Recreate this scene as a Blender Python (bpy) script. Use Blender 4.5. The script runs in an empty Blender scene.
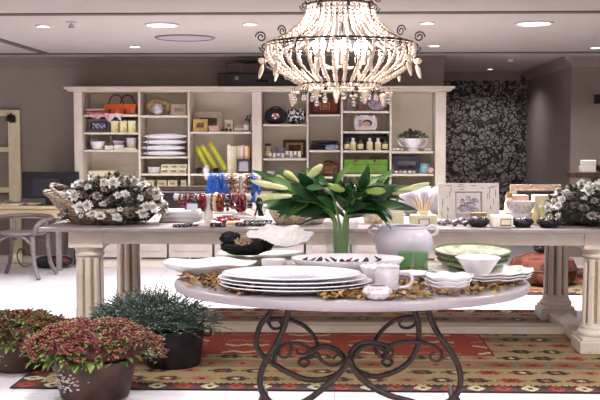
import bpy, math, random
from mathutils import Vector, Matrix, noise
R = random.Random(11)
S = bpy.context.scene
COL = S.collection
PI = math.pi
# ---------------------------------------------------------------- camera
F = 1000.0
EYE = Vector((0, 0, 1.4))
PITCH = math.atan(.060)
YAW = math.atan(.035 * math.cos(PITCH))
cd = bpy.data.cameras.new('camera'); cam = bpy.data.objects.new('camera', cd); COL.objects.link(cam)
cam.location = EYE; cam.rotation_euler = (PI/2 - PITCH, 0, YAW)
cd.sensor_width = 36; cd.lens = 36 * F / 600; cd.clip_start = .05; cd.clip_end = 100
S.camera = cam
_fh = Vector((-math.sin(YAW), math.cos(YAW), 0)); _rt = Vector((math.cos(YAW), math.sin(YAW), 0))
_fw = _fh * math.cos(PITCH) - Vector((0, 0, math.sin(PITCH))); _up = _fh * math.sin(PITCH) + Vector((0, 0, math.cos(PITCH)))
def ray(px, py): return _fw * F + _rt * (px - 300) + _up * (200 - py)
def P(px, py, Y):            # the point of the place seen at a pixel, at depth Y
    d = ray(px, py); return EYE + d * (Y / d.y)
def PZ(px, py, z):           # the same on a level plane
    d = ray(px, py); return EYE + d * ((z - EYE.z) / d.z)
# ---------------------------------------------------------------- mesh builder
class MB:
    def __init__(s): s.v = []; s.f = []; s.m = []
    def add(s, vs, fs, mi=0, M=None):
        o = len(s.v)
        for p in vs:
            p = Vector(p)
            s.v.append(M @ p if M is not None else p)
        for k, f in enumerate(fs):
            s.f.append([i + o for i in f]); s.m.append(mi[k] if isinstance(mi, list) else mi)
        return s
    def box(s, c, d, mi=0, M=None, taper=1.0):
        x, y, z = d[0]/2, d[1]/2, d[2]/2; cx, cy, cz = c; t = taper
        vs = [(cx-x*t,cy-y*t,cz-z),(cx+x*t,cy-y*t,cz-z),(cx+x*t,cy+y*t,cz-z),(cx-x*t,cy+y*t,cz-z),(cx-x,cy-y,cz+z),(cx+x,cy-y,cz+z),(cx+x,cy+y,cz+z),(cx-x,cy+y,cz+z)]
        return s.add(vs, [(3,2,1,0),(4,5,6,7),(0,1,5,4),(1,2,6,5),(2,3,7,6),(3,0,4,7)], mi, M)
    def bx(s, x0, x1, y0, y1, z0, z1, mi=0, M=None):
        return s.box(((x0+x1)/2,(y0+y1)/2,(z0+z1)/2),(abs(x1-x0),abs(y1-y0),abs(z1-z0)),mi,M)
    def lathe(s, prof, seg=32, c=(0,0,0), sx=1, sy=1, mi=0, wave=None, M=None):
        vs = []; fs = []; ms = []; n = len(prof)
        for j, (r, z) in enumerate(prof):
            for i in range(seg):
                a = 2*PI*i/seg
                rr, zz = (r, z) if wave is None else wave(a, j/(n-1), r, z)
                vs.append((c[0]+rr*math.cos(a)*sx, c[1]+rr*math.sin(a)*sy, c[2]+zz))
        for j in range(n-1):
            k = mi[j] if isinstance(mi, (list,tuple)) else mi
            for i in range(seg):
                i2 = (i+1) % seg
                fs.append((j*seg+i, j*seg+i2, (j+1)*seg+i2, (j+1)*seg+i)); ms.append(k)
        for j, rev in ((0, True), (n-1, False)):
            if prof[j][0] > 1e-6:
                if abs(prof[j][0]-prof[n-1-j][0]) < 1e-9 and abs(prof[j][1]-prof[n-1-j][1]) < 1e-9: continue
                l = [j*seg+i for i in range(seg)]
                fs.append(l[::-1] if rev else l); ms.append(ms[0] if rev else ms[-1])
        return s.add(vs, fs, ms, M)
    def tube(s, pts, r=.01, seg=8, closed=False, mi=0, M=None, flat=1.0):
        pts = [Vector(p) for p in pts]; n = len(pts); vs = []; fs = []
        rs = r if isinstance(r, (list,tuple)) else [r]*n
        up = None
        for i in range(n):
            a = pts[i-1] if (i > 0 or closed) else pts[i]; b = pts[(i+1) % n] if (i < n-1 or closed) else pts[i]
            t = (b-a)
            if t.length < 1e-9: t = Vector((0,0,1))
            t.normalize()
            if up is None:
                up = t.cross(Vector((0,0,1)) if abs(t.z) < .9 else Vector((0,1,0))).normalized()
            up = (up - t*up.dot(t))
            if up.length < 1e-6: up = t.orthogonal()
            up.normalize(); sd = t.cross(up)
            for k in range(seg):
                q = 2*PI*k/seg
                vs.append(pts[i] + (up*math.cos(q) + sd*math.sin(q)*flat)*rs[i])
        m = n if closed else n-1
        for i in range(m):
            i2 = (i+1) % n
            for k in range(seg):
                k2 = (k+1) % seg
                fs.append((i*seg+k, i*seg+k2, i2*seg+k2, i2*seg+k))
        if not closed:
            fs.append(list(range(seg))[::-1]); fs.append([(n-1)*seg+k for k in range(seg)])
        return s.add(vs, fs, mi, M)
    def ball(s, c, r, seg=12, rings=8, sc=(1,1,1), mi=0, M=None, wob=0, pw=1):
        vs = [(c[0],c[1],c[2]-r*sc[2])]; fs = []
        for j in range(1, rings):
            b = -PI/2 + PI*j/rings
            for i in range(seg):
                a = 2*PI*i/seg
                x, y, z = math.cos(a)*math.cos(b), math.sin(a)*math.cos(b), math.sin(b)
                if pw != 1:
                    x, y = [math.copysign(abs(q)**pw, q) for q in (x, y)]
                k = 1 + (noise.noise(Vector((x*2+c[0]*9, y*2+c[1]*9, z*2)))*wob if wob else 0)
                vs.append((c[0]+r*sc[0]*x*k, c[1]+r*sc[1]*y*k, c[2]+r*sc[2]*z*k))
        vs.append((c[0],c[1],c[2]+r*sc[2])); L = len(vs)-1
        for i in range(seg):
            fs.append((0, 1+(i+1)%seg, 1+i)); fs.append((L, L-seg+i, L-seg+(i+1)%seg))
        for j in range(rings-2):
            for i in range(seg):
                a = 1+j*seg; i2 = (i+1) % seg
                fs.append((a+i, a+i2, a+seg+i2, a+seg+i))
        return s.add(vs, fs, mi, M)
    def prism(s, poly, y0, y1, mi=0, M=None):      # outline in x,z ; thickness in y
        n = len(poly)
        vs = [(x,y0,z) for x,z in poly] + [(x,y1,z) for x,z in poly]
        fs = [list(range(n)), list(range(2*n-1, n-1, -1))]
        for i in range(n):
            j = (i+1) % n; fs.append((j, i, n+i, n+j))
        return s.add(vs, fs, mi, M)
    def leaf(s, base, d, L, W, nrm=(0,0,1), bend=.2, mi=0, n=6, fold=.12, point=1.0):
        d = Vector(d).normalized(); nv = Vector(nrm); nv = nv - d*nv.dot(d)
        if nv.length < 1e-3: nv = d.orthogonal()
        nv.normalize(); sd = d.cross(nv); vs = []; fs = []
        for i in range(n+1):
            t = i/n; w = W*.5*(math.sin(PI*min(1, t**.8))**point)
            c = Vector(base) + d*L*t*(1-.15*abs(bend)*t) - nv*bend*L*t*t
            vs += [c - sd*w + nv*w*fold*4, c, c + sd*w + nv*w*fold*4]
        for i in range(n):
            a = i*3; fs += [(a,a+1,a+4,a+3),(a+1,a+2,a+5,a+4)]
        return s.add(vs, fs, mi)
    def cells(s, nx, nz, w, h, fn, y=0, x0=None, z0=0, M=None):   # a coloured picture built of small faces in x,z
        x0 = -w/2 if x0 is None else x0
        vs = [(x0+w*i/nx, y, z0+h*j/nz) for j in range(nz+1) for i in range(nx+1)]; fs = []; ms = []
        for j in range(nz):
            for i in range(nx):
                a = j*(nx+1)+i
                fs.append((a, a+1, a+nx+2, a+nx+1)); ms.append(fn((i+.5)/nx, (j+.5)/nz))
        return s.add(vs, fs, ms, M)
    def mesh(s, name, mats, smooth=True):
        me = bpy.data.meshes.new(name)
        me.from_pydata([tuple(p) for p in s.v], [], s.f)
        for m in (mats if isinstance(mats, (list,tuple)) else [mats]): me.materials.append(m)
        me.polygons.foreach_set('material_index', s.m)
        if smooth:
            me.polygons.foreach_set('use_smooth', [True]*len(s.f)); me.set_sharp_from_angle(angle=.75)
        me.update(); return me
    def build(s, name, mats, parent=None, smooth=True, loc=None, rz=0, bevel=0):
        o = bpy.data.objects.new(name, s.mesh(name, mats, smooth)); COL.objects.link(o)
        if parent is not None: o.parent = parent
        if loc is not None: o.location = loc
        if rz: o.rotation_euler = (0,0,rz)
        if bevel:
            b = o.modifiers.new('bevel', 'BEVEL'); b.width = bevel; b.segments = 2; b.limit_method = 'ANGLE'
        return o
def tag(o, label, cat, group=None, kind=None):
    o['label'] = label; o['category'] = cat
    if group: o['group'] = group
    if kind: o['kind'] = kind
    return o
def thing(name, label, cat, loc=(0,0,0), rz=0, group=None):
    o = bpy.data.objects.new(name, None); COL.objects.link(o); o.empty_display_size = .05
    o.location = loc; o.rotation_euler = (0,0,rz)
    return tag(o, label, cat, group)
def struct(o): o['kind'] = 'structure'; return o
KIDS = {}
def copy_tree(o, parent=None):
    c = o.copy(); COL.objects.link(c)
    if parent is not None: c.parent = parent
    for ch in [q for q in COL.objects if q.parent == o]: copy_tree(ch, c)
    return c
def dup(o, loc, rz=0, label=None, group=None, rot=None, sc=None):
    c = copy_tree(o); c.location = loc; c.rotation_euler = rot or (0,0,rz)
    if sc: c.scale = sc if isinstance(sc, (tuple,list)) else (sc,sc,sc)
    if label: c['label'] = label
    if group: c['group'] = group
    return c
# ---------------------------------------------------------------- materials
def lin(h):
    h = h.lstrip('#'); o = []
    for i in (0,2,4):
        c = int(h[i:i+2], 16)/255; o.append(c/12.92 if c <= .04045 else ((c+.055)/1.055)**2.4)
    return (*o, 1)
MATS = {}
def pm(name, c, c2=None, sc=12, rough=.5, metal=0, bump=0, stretch=None, lo=.35, hi=.65, trans=0, spec=.5, sss=0, detail=4, alpha=1, emit=0):
    if name in MATS: return MATS[name]
    m = bpy.data.materials.new(name); m.use_nodes = True; nt = m.node_tree; N = nt.nodes; L = nt.links
    b = N['Principled BSDF']; b.inputs['Roughness'].default_value = rough; b.inputs['Metallic'].default_value = metal
    b.inputs['Specular IOR Level'].default_value = spec
    if trans: b.inputs['Transmission Weight'].default_value = trans; b.inputs['IOR'].default_value = 1.45
    b.inputs['Alpha'].default_value = alpha
    if sss: b.inputs['Subsurface Weight'].default_value = sss; b.inputs['Subsurface Scale'].default_value = .02
    tc = N.new('ShaderNodeTexCoord'); nz = N.new('ShaderNodeTexNoise'); nz.inputs['Scale'].default_value = sc; nz.inputs['Detail'].default_value = detail
    vec = tc.outputs['Object']
    if stretch:
        mp = N.new('ShaderNodeMapping'); mp.inputs['Scale'].default_value = stretch; L.new(vec, mp.inputs[0]); vec = mp.outputs[0]
    L.new(vec, nz.inputs['Vector'])
    rp = N.new('ShaderNodeValToRGB'); e = rp.color_ramp.elements
    e[0].position = lo; e[0].color = lin(c); e[1].position = hi; e[1].color = lin(c2 or c)
    if c2 is None:
        a = lin(c); e[1].color = (min(1,a[0]*1.06), min(1,a[1]*1.06), min(1,a[2]*1.06), 1)
    L.new(nz.outputs[0], rp.inputs[0]); L.new(rp.outputs[0], b.inputs['Base Color'])
    if bump:
        bp = N.new('ShaderNodeBump'); bp.inputs['Strength'].default_value = bump; bp.inputs['Distance'].default_value = .01
        L.new(nz.outputs[0], bp.inputs['Height']); L.new(bp.outputs[0], b.inputs['Normal'])
    if emit:
        b.inputs['Emission Color'].default_value = lin(c); b.inputs['Emission Strength'].default_value = emit
    m['n'] = 1; MATS[name] = m; return m
def nodes(m): return m.node_tree.nodes, m.node_tree.links, m.node_tree.nodes['Principled BSDF']
WHITE = pm('white_paint', 'e2dacb', 'd8cebd', 6, .45)
CERAM = pm('white_ceramic', 'f1eef2', 'e9e6ec', 5, .18)
EMBOSS = pm('embossed_ceramic', 'efecf0', 'dcd8de', 90, .3, bump=.6)
PAPER = pm('cream_paper', 'f0e8c8', 'e4dab4', 20, .7)
WPAPER = pm('white_paper', 'f2eee8', 'e6e0da', 20, .7)
BLACK = pm('black_plastic', '14141a', '1c1c24', 20, .35)
BLACKCLOTH = pm('black_cloth', '15131a', '24222c', 30, .8, bump=.5)
IRON = pm('wrought_iron', '1f1614', '35271f', 40, .5, .3, .3)
BROWN = pm('dark_brown', '3a271e', '54382a', 25, .6)
GOLD = pm('aged_gold', 'a58a55', '7c6238', 40, .45, .3)
PINK = pm('pink_cloth', 'c77f8e', 'e0b4ba', 20, .85)
CREAMWOOD = pm('cream_wood', 'f4ebcc', 'e9deb8', 10, .55)
GREYPL = pm('grey_plain', '9a93a0', '8a8290', 10, .5)
LAV = pm('lavender_ceramic', 'cfc6d6', 'aaa0b4', 12, .35)
# worn white paint: thin chips showing brown wood
DIST = pm('distressed_white_wood', 'e0d7ca', 'd6cabc', 5, .55)
N_, L_, b_ = nodes(DIST)
tc = N_.new('ShaderNodeTexCoord'); mp = N_.new('ShaderNodeMapping'); mp.inputs['Scale'].default_value = (5,14,14)
n2 = N_.new('ShaderNodeTexNoise'); n2.inputs['Scale'].default_value = 2.2; n2.inputs['Detail'].default_value = 6; n2.inputs['Roughness'].default_value = .7
L_.new(tc.outputs['Object'], mp.inputs[0]); L_.new(mp.outputs[0], n2.inputs['Vector'])
r2 = N_.new('ShaderNodeValToRGB'); r2.color_ramp.elements[0].position = .655; r2.color_ramp.elements[1].position = .70; L_.new(n2.outputs[0], r2.inputs[0])
mx = N_.new('ShaderNodeMix'); mx.data_type = 'RGBA'; mx.inputs[7].default_value = lin('8a6f60')
old = [l for l in L_ if l.to_socket == b_.inputs['Base Color']][0].from_socket
L_.new(old, mx.inputs[6]); L_.new(r2.outputs[0], mx.inputs[0]); L_.new(mx.outputs[2], b_.inputs['Base Color'])
# ---------------------------------------------------------------- the room
ZC = 2.32; YW = 11.25; YA = 13.8; XA = 1.21; XB = 2.62
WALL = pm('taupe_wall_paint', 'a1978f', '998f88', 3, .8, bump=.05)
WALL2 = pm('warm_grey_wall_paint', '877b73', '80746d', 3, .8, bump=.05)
CEIL = pm('ceiling_paint', 'b4ada7', 'b0a9a3', 2, .85)
FLOOR = pm('pale_floor_tile', 'cdc7cb', 'c6c0c4', 1.5, .42, spec=.35)
N_, L_, b_ = nodes(FLOOR)
bk = N_.new('ShaderNodeTexBrick'); bk.offset = 0; bk.inputs['Scale'].default_value = 1.0
for k, v in (('Mortar Size', .004), ('Brick Width', .6), ('Row Height', .6)): bk.inputs[k].default_value = v
bk.inputs['Color1'].default_value = lin('cec8cc'); bk.inputs['Color2'].default_value = lin('c8c2c6'); bk.inputs['Mortar'].default_value = lin('aaa3a8')
tc = N_.new('ShaderNodeTexCoord'); L_.new(tc.outputs['Object'], bk.inputs['Vector']); L_.new(bk.outputs['Color'], b_.inputs['Base Color'])
X0, X1, Y0 = -4.6, 4.5, -1.6
struct(MB().bx(X0-.1, X1+.1, Y0-.1, YA+.1, -.1, 0).build('floor', FLOOR, smooth=False))
struct(MB().bx(X0-.1, X1+.1, Y0-.1, YA+.1, ZC, ZC+.1).build('ceiling', CEIL, smooth=False))
struct(MB().bx(X0-.1, XA, YW, YW+.1, 0, ZC).build('wall_back', WALL, smooth=False))
struct(MB().bx(X0-.1, X0, Y0, YW, 0, ZC).build('wall_left', WALL, smooth=False))
struct(MB().bx(X1, X1+.1, Y0, YW, 0, ZC).build('wall_right', WALL2, smooth=False))
struct(MB().bx(X0-.1, X1+.1, Y0-.1, Y0, 0, ZC).build('wall_front', WALL2, smooth=False))
struct(MB().bx(XB, X1+.1, YW, YW+.1, 0, ZC).bx(XB, XB+.1, YW+.1, YA, 0, ZC).build('wall_alcove_side', WALL2, smooth=False))
struct(MB().bx(XA-.1, XA, YW+.1, YA, 0, ZC).build('wall_alcove_inner', WALL2, smooth=False))
# flowered wallpaper: grey blossoms on near black
WP = pm('flowered_wallpaper', '17131a', '201b22', 8, .7)
N_, L_, b_ = nodes(WP)
tc = N_.new('ShaderNodeTexCoord'); mp = N_.new('ShaderNodeMapping'); mp.inputs['Scale'].default_value = (1.45,0,1.65)
L_.new(tc.outputs['Object'], mp.inputs[0])
nd = N_.new('ShaderNodeTexNoise'); nd.inputs['Scale'].default_value = 7; nd.inputs['Detail'].default_value = 3
L_.new(mp.outputs[0], nd.inputs['Vector'])
va = N_.new('ShaderNodeVectorMath'); va.operation = 'MULTIPLY_ADD'; va.inputs[1].default_value = (.22,0,.22); L_.new(nd.outputs['Color'], va.inputs[0]); L_.new(mp.outputs[0], va.inputs[2])
vo = N_.new('ShaderNodeTexVoronoi'); vo.feature = 'DISTANCE_TO_EDGE'; vo.inputs['Scale'].default_value = 11; L_.new(va.outputs[0], vo.inputs['Vector'])
vr = N_.new('ShaderNodeValToRGB'); vr.color_ramp.elements[0].position = .075; vr.color_ramp.elements[1].position = .13; L_.new(vo.outputs[0], vr.inputs[0])
ns = N_.new('ShaderNodeTexNoise'); ns.inputs['Scale'].default_value = 4.2; ns.inputs['Detail'].default_value = 1; L_.new(mp.outputs[0], ns.inputs['Vector'])
nr = N_.new('ShaderNodeValToRGB'); nr.color_ramp.elements[0].position = .36; nr.color_ramp.elements[1].position = .46; nr.color_ramp.elements[0].color = (.18,.18,.18,1); L_.new(ns.outputs[0], nr.inputs[0])
ml = N_.new('ShaderNodeMath'); ml.operation = 'MULTIPLY'; L_.new(vr.outputs[0], ml.inputs[0]); L_.new(nr.outputs[0], ml.inputs[1])
mx = N_.new('ShaderNodeMix'); mx.data_type = 'RGBA'; mx.inputs[6].default_value = lin('1c1716'); mx.inputs[7].default_value = lin('988c88')
L_.new(ml.outputs[0], mx.inputs[0]); L_.new(mx.outputs[2], b_.inputs['Base Color'])
struct(MB().bx(XA-.1, XB+.1, YA, YA+.1, 0, ZC).build('wall_alcove_back', WP, smooth=False))
# cornices, and flat dark strips painting the shade of ceiling grooves
GROOVE_SHADE = pm('painted_groove_shade', '5d5450', '565049', 4, .8)
def shade_strip(n, x0, x1, y0, y1): struct(MB().bx(x0, x1, y0, y1, ZC-.008, ZC).build('trim_%d' % n, GROOVE_SHADE, smooth=False))
shade_strip(1, X0, X1, 7.26, 7.36); shade_strip(2, X0, X1, 10.6, 10.7); shade_strip(3, -3.12, -3.03, 7.4, 10.6)
CORN = pm('cornice_paint', '9c8d89', '94857f', 3, .8)
def cornice(n, a, b, dx, dy, s=1.0):   # stepped coving from a to b, projecting along dx,dy
    m = MB(); 
    for pr, z0, z1 in ((.10*s, ZC-.035, ZC), (.065*s, ZC-.07, ZC-.035), (.03*s, ZC-.11, ZC-.07)):
        xs = sorted((a[0], b[0])); ys = sorted((a[1], b[1]))
        if dx: xs = sorted((a[0], a[0]+dx*pr))
        else: ys = sorted((a[1], a[1]+dy*pr))
        m.bx(xs[0], xs[1], ys[0], ys[1], z0, z1-.0005)
    struct(m.build('trim_%d' % n, CORN, smooth=False))
cornice(4, (X0, YW), (XA, YW), 0, -1)
cornice(5, (XB, YW), (X1, YW), 0, -1)
cornice(6, (XB, YW-.1), (XB, YA), -1, 0)
cornice(7, (XA, YA), (XB-.1, YA), 0, -1)
SKIRT = pm('skirting_paint', 'cfc4be', 'c6bab4', 4, .5)
struct(MB().bx(X0, XA, YW-.015, YW, 0, .09).build('baseboard_back', SKIRT, smooth=False))
struct(MB().bx(XB, X1, YW-.015, YW, 0, .09).build('baseboard_right', SKIRT, smooth=False))
# ---------------------------------------------------------------- ceiling fittings
LAMP = pm('lamp_glow', 'fff4ee', 'fff4ee', 1, .5, emit=14)
RING = pm('lamp_ring', 'cfc8c8', 'c2baba', 10, .4)
def downlight(X, Y, r, W, label, group=None, col=(.985,.975,1), spread=2.4):
    t = thing('ceiling_downlight', label, 'ceiling light', (X, Y, ZC), 0, group)
    MB().lathe([(r*1.22,0),(r*1.25,-.006),(r*1.02,-.012),(r,-.003),(r,0)], 28).build('trim_ring', RING, t)
    MB().lathe([(0,-.002),(r*.98,-.002),(r*.98,-.004),(0,-.006)], 28).build('lens', LAMP, t)
    if W:
        l = bpy.data.lights.new('lamp', 'AREA'); l.shape = 'DISK'; l.size = r*2; l.energy = W; l.color = col; l.spread = spread
        o = bpy.data.objects.new('lamp', l); COL.objects.link(o); o.parent = t; o.location = (0,0,-.02)
def at(px, py): p = PZ(px, py, ZC); return p.x, p.y
x, y = at(162, 24.5); downlight(x, y, .115, 42, 'large round ceiling downlight directly above the stack of frames, beside the ceiling speaker')
x, y = at(534, 23); downlight(x, y, .125, 42, 'large round ceiling downlight in front of the flowered wallpaper alcove')
SM = [(43,25.5,58,'small downlight beside the sprinkler head, over the dark monitor'),(135,46,10,'small downlight near the bookcase cornice, above the orange bag'),
      (250,23.5,60,'small downlight between the ceiling speaker and the chandelier'),(427,22.5,60,'small downlight just past the scrolled rim of the chandelier'),
      (434,45,10,'small downlight above the bookcase end with the potted urn'),(490,68.5,7,'small spot inside the dark alcove, before the flowered wallpaper'),
      (596,47,16,'small downlight near the side wall, over the pedestal stand with white candle blocks')]
for px, py, W, lb in SM:
    x, y = at(px, py); downlight(x, y, .05 if py != 68.5 else .035, W, lb)
for X, Y, W in ((-1.7,5.0,24),(1.75,5.0,24),(-1.2,2.8,30),(1.3,2.8,30),(-2.9,4.4,18),(0.1,1.2,58),(2.9,3.6,18),(-3.6,8.6,14),(-1.3,-.5,175),(1.4,-.5,175)):  # last pair is unseen, added behind the camera for frontal light
    downlight(X, Y, .115, W, 'round ceiling downlight over the desk and bentwood chair' if Y > 8 else 'unseen large round ceiling downlight over the shop floor before the long table', None if Y > 8 else 'downlights above the shop floor')
sp = PZ(185, 37.5, ZC)
t = thing('ceiling_speaker', 'flat round speaker grille set flush in the ceiling', 'speaker', (sp.x, sp.y, ZC))
MB().lathe([(.27,0),(.272,-.008),(.25,-.012),(.248,-.004),(.248,0)], 40).build('rim', pm('speaker_rim','77707a','6c6570',9,.5), t)
MB().lathe([(0,-.003),(.246,-.003),(.246,-.006),(0,-.009)], 40).build('grille', pm('speaker_mesh','b3a9ae','a49aa0',240,.7,bump=.5), t)
sp = PZ(71.5, 22, ZC)
t = thing('sprinkler_head', 'small metal fire sprinkler hanging from the ceiling', 'sprinkler', (sp.x, sp.y, ZC))
MB().lathe([(.045,0),(.045,-.006),(.012,-.012),(.012,-.035),(0,-.035)], 16).build('body', RING, t)
MB().lathe([(0,-.042),(.028,-.042),(.028,-.046),(0,-.046)], 14).tube([(-.014,0,-.02),(-.02,0,-.033),(-.006,0,-.043)], .003, 6).tube([(.014,0,-.02),(.02,0,-.033),(.006,0,-.043)], .003, 6).build('deflector', GREYPL, t)
sp = PZ(511, 59.5, ZC)
t = thing('smoke_detector', 'small round smoke detector on the alcove ceiling', 'detector', (sp.x, sp.y, ZC))
MB().lathe([(.05,0),(.05,-.012),(.036,-.03),(0,-.034)], 18).build('housing', RING, t)
# ---------------------------------------------------------------- chandelier
CY = 5.0
cc = P(340, 44, CY); cx0 = cc.x
CZ = cc.z                                   # main hoop height
CH = thing('bead_chandelier', 'large basket chandelier of strung cream wooden beads with crystal drops', 'chandelier', (cx0, CY, CZ))
def dz(py): return P(340, py, CY).z - CZ
BEAD = pm('cream_wood_bead', 'e0cfc0', 'cdb8a8', 60, .4)
TUSK = pm('carved_bone', 'dccdbc', 'c4b09c', 40, .45)
CRYS = pm('crystal', 'f4f2ff', 'ffffff', 5, .02, trans=1)
RM = .362; RT = .165; RB = .20
zt = dz(5); zb = dz(84)
def hoop(r, z, tr=.005): 
    return [(r*math.cos(2*PI*i/48), r*math.sin(2*PI*i/48), z) for i in range(48)], tr
m = MB()
for r, z, tr in ((RM,0,.006),(RM,-.012,.004),(RT,zt,.006),(RT*.98,zt+.05,.005),(RB,zb,.005)):
    m.tube(hoop(r,z)[0], tr, 6, True)
for k in range(8):
    a = 2*PI*k/8+.2; c, s_ = math.cos(a), math.sin(a)
    m.tube([(RM*c,RM*s_,0),(RM*.72*c,RM*.72*s_,.05),(RT*1.1*c,RT*1.1*s_,zt*.6),(RT*c,RT*s_,zt)], .004, 6)
    m.tube([(RM*c,RM*s_,0),(RM*1.06*c,RM*1.06*s_,-.05),(.37*c,.37*s_,dz(68)),(RB*c,RB*s_,zb)], .004, 6)
m.build('iron_frame', IRON, CH)
def beads(pts, n, r, name):
    cum = [0]
    for i in range(1, len(pts)): cum.append(cum[-1]+(pts[i]-pts[i-1]).length)
    mb = MB()
    for k in range(n):
        d = cum[-1]*(k+.5)/n; i = 1
        while cum[i] < d and i < len(cum)-1: i += 1
        t_ = (d-cum[i-1])/(cum[i]-cum[i-1]); mb.ball(tuple(pts[i-1].lerp(pts[i], t_)), r*(1+.15*math.sin(k*2.4)), 8, 6)
    return mb.mesh(name, BEAD)
up_pts = []; lo_pts = []
for i in range(13):
    q = i/12; up_pts.append(Vector((RT + (RM-RT)*(q**2.1), 0, zt*(1-q)-.02*math.sin(PI*q)*(q))))
for i in range(13):
    q = i/12; r = RM*(1-q) + RB*q + .065*math.sin(PI*q)**.9; lo_pts.append(Vector((r, 0, zb*(q**1.05))))
me_up = beads(up_pts, 15, .0086, 'bead_strand'); me_lo = beads(lo_pts, 16, .0092, 'bead_swag')
for k in range(36):
    for me, nm, off in ((me_up,'bead_strand',0),(me_lo,'bead_swag',.5)):
        o = bpy.data.objects.new(nm, me); COL.objects.link(o); o.parent = CH; o.rotation_euler = (0,0,2*PI*(k+off)/36)
# inner bead ring closing the basket underneath
for rr, n in ((RB,46),(.16,30),(.09,18)):
    m = MB()
    for k in range(n): a = 2*PI*k/n; m.ball((rr*math.cos(a), rr*math.sin(a), zb-.012-(RB-rr)*.12), .009, 6, 4)
    m.build('bead_ring', BEAD, CH)
def spiral(turns=1.6, r0=.028, n=26):
    return [(r0*(1-.8*i/n)*math.cos(turns*2*PI*i/n), r0*(1-.8*i/n)*math.sin(turns*2*PI*i/n)) for i in range(n+1)]
def scroll_mesh():
    m = MB(); sp_ = spiral()
    m.tube([(.03+x, 0, .02+z) for x, z in sp_], .0035, 6)
    m.tube([(.012+x*.9, 0, -.03-z*.9) for x, z in sp_], .0035, 6)
    return m.mesh('rim_scroll', IRON)
me = scroll_mesh()
for k in range(8):
    a = 2*PI*k/8+.02
    o = bpy.data.objects.new('rim_scroll', me); COL.objects.link(o); o.parent = CH; o.location = (RM*math.cos(a), RM*math.sin(a), .015); o.rotation_euler = (0,0,a)
    o = bpy.data.objects.new('crown_scroll', me); COL.objects.link(o); o.parent = CH; o.location = (RT*math.cos(a+.2), RT*math.sin(a+.2), zt+.02); o.rotation_euler = (0,0,a+.2)
    o = bpy.data.objects.new('base_scroll', me); COL.objects.link(o); o.parent = CH; o.location = (RB*.9*math.cos(a+.4), RB*.9*math.sin(a+.4), zb-.005); o.rotation_euler = (0,0,a+.4); o.scale = (.8,.8,.8)
# carved tusks at the shoulder
m = MB(); m.lathe([(0,-.088),(.006,-.085),(.013,-.05),(.014,-.015),(.008,0),(.004,.01),(0,.012)], 10); me = m.mesh('bone_drop', TUSK)
m = MB(); m.ball((0,0,0), .017, 8, 6, (1.3,1,.9), wob=.4); me2 = m.mesh('bone_knob', TUSK)
for k in range(10):
    a = 2*PI*k/10+.05; c, s_ = math.cos(a), math.sin(a)
    o = bpy.data.objects.new('bone_drop', me); COL.objects.link(o); o.parent = CH; o.location = ((RM+.022)*c,(RM+.022)*s_,dz(66)); o.rotation_euler = (0,-.28,a); o.scale = (.8,.8,.75)
    o = bpy.data.objects.new('bone_knob', me2); COL.objects.link(o); o.parent = CH; o.location = ((RM+.025)*c,(RM+.025)*s_,dz(61)); o.rotation_euler = (0,0,a)
# hanging pendants under the basket
def pend(kind):
    m = MB()
    m.tube([(0,0,.02),(0,0,-.02)], .002, 5, mi=1)
    if kind: m.lathe([(0,-.1),(.008,-.095),(.022,-.04),(.026,-.022),(.012,-.012),(0,-.01)], 10, mi=0)
    else:
        for k in range(5): a = 2*PI*k/5; m.ball((.016*math.cos(a),.016*math.sin(a),-.022), .012, 6, 5, (1.2,1.2,.7), mi=0)
        m.ball((0,0,-.04), .010, 6, 5, mi=0); m.ball((0,0,-.072), .017, 10, 8, (1,1,1.25), mi=2)
    return m.mesh('pendant', [TUSK, IRON, CRYS])
pk = [pend(0), pend(1)]
for k in range(16):
    a = 2*PI*k/16+.1; rr = RB*(1.25 if k % 2 else .9)
    o = bpy.data.objects.new('pendant', pk[1 if k % 3 == 1 else 0]); COL.objects.link(o); o.parent = CH; o.location = (rr*math.cos(a), rr*math.sin(a), zb-.012-.02*(k%2)); o.scale = (.78,.78,.78)
BULB = pm('bulb_glow', 'fff3ea', 'fff3ea', 1, .5, emit=30)
for k in range(6):
    a = 2*PI*k/6-1.4; x, y = .12*math.cos(a), .12*math.sin(a)
    MB().lathe([(0,-.015),(.012,-.012),(.013,.0),(.022,.028),(.02,.05),(.006,.072),(0,.074)], 12, (x,y,-.045)).build('bulb', BULB, CH)
    MB().lathe([(0,-.06),(.016,-.06),(.016,-.015),(0,-.015)], 10, (x,y,-.045)).tube([(x,y,-.10),(x*.5,y*.5,-.12),(0,0,-.11)], .005, 6).build('socket', TUSK, CH)
    l = bpy.data.lights.new('bulb_light', 'POINT'); l.energy = 5.5; l.shadow_soft_size = .03; l.color = (1,.93,.87)
    o = bpy.data.objects.new('bulb_light', l); COL.objects.link(o); o.parent = CH; o.location = (x, y, .05)
MB().tube([(0,0,-.115),(0,0,zt+.2)], .009, 8).lathe([(0,ZC-CZ-.001),(.07,ZC-CZ-.001),(.06,ZC-CZ-.03),(.015,ZC-CZ-.045),(0,ZC-CZ-.045)], 20).build('stem', IRON, CH)
m = MB(); z = zt+.2; k = 0
while z < ZC-CZ-.05:
    pts = [(.014*math.cos(2*PI*i/10)*(k%2==0), .014*math.cos(2*PI*i/10)*(k%2), z+.022*math.sin(2*PI*i/10)) for i in range(10)]
    m.tube(pts, .004, 6, True); z += .034; k += 1
m.build('chain', IRON, CH)
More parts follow.
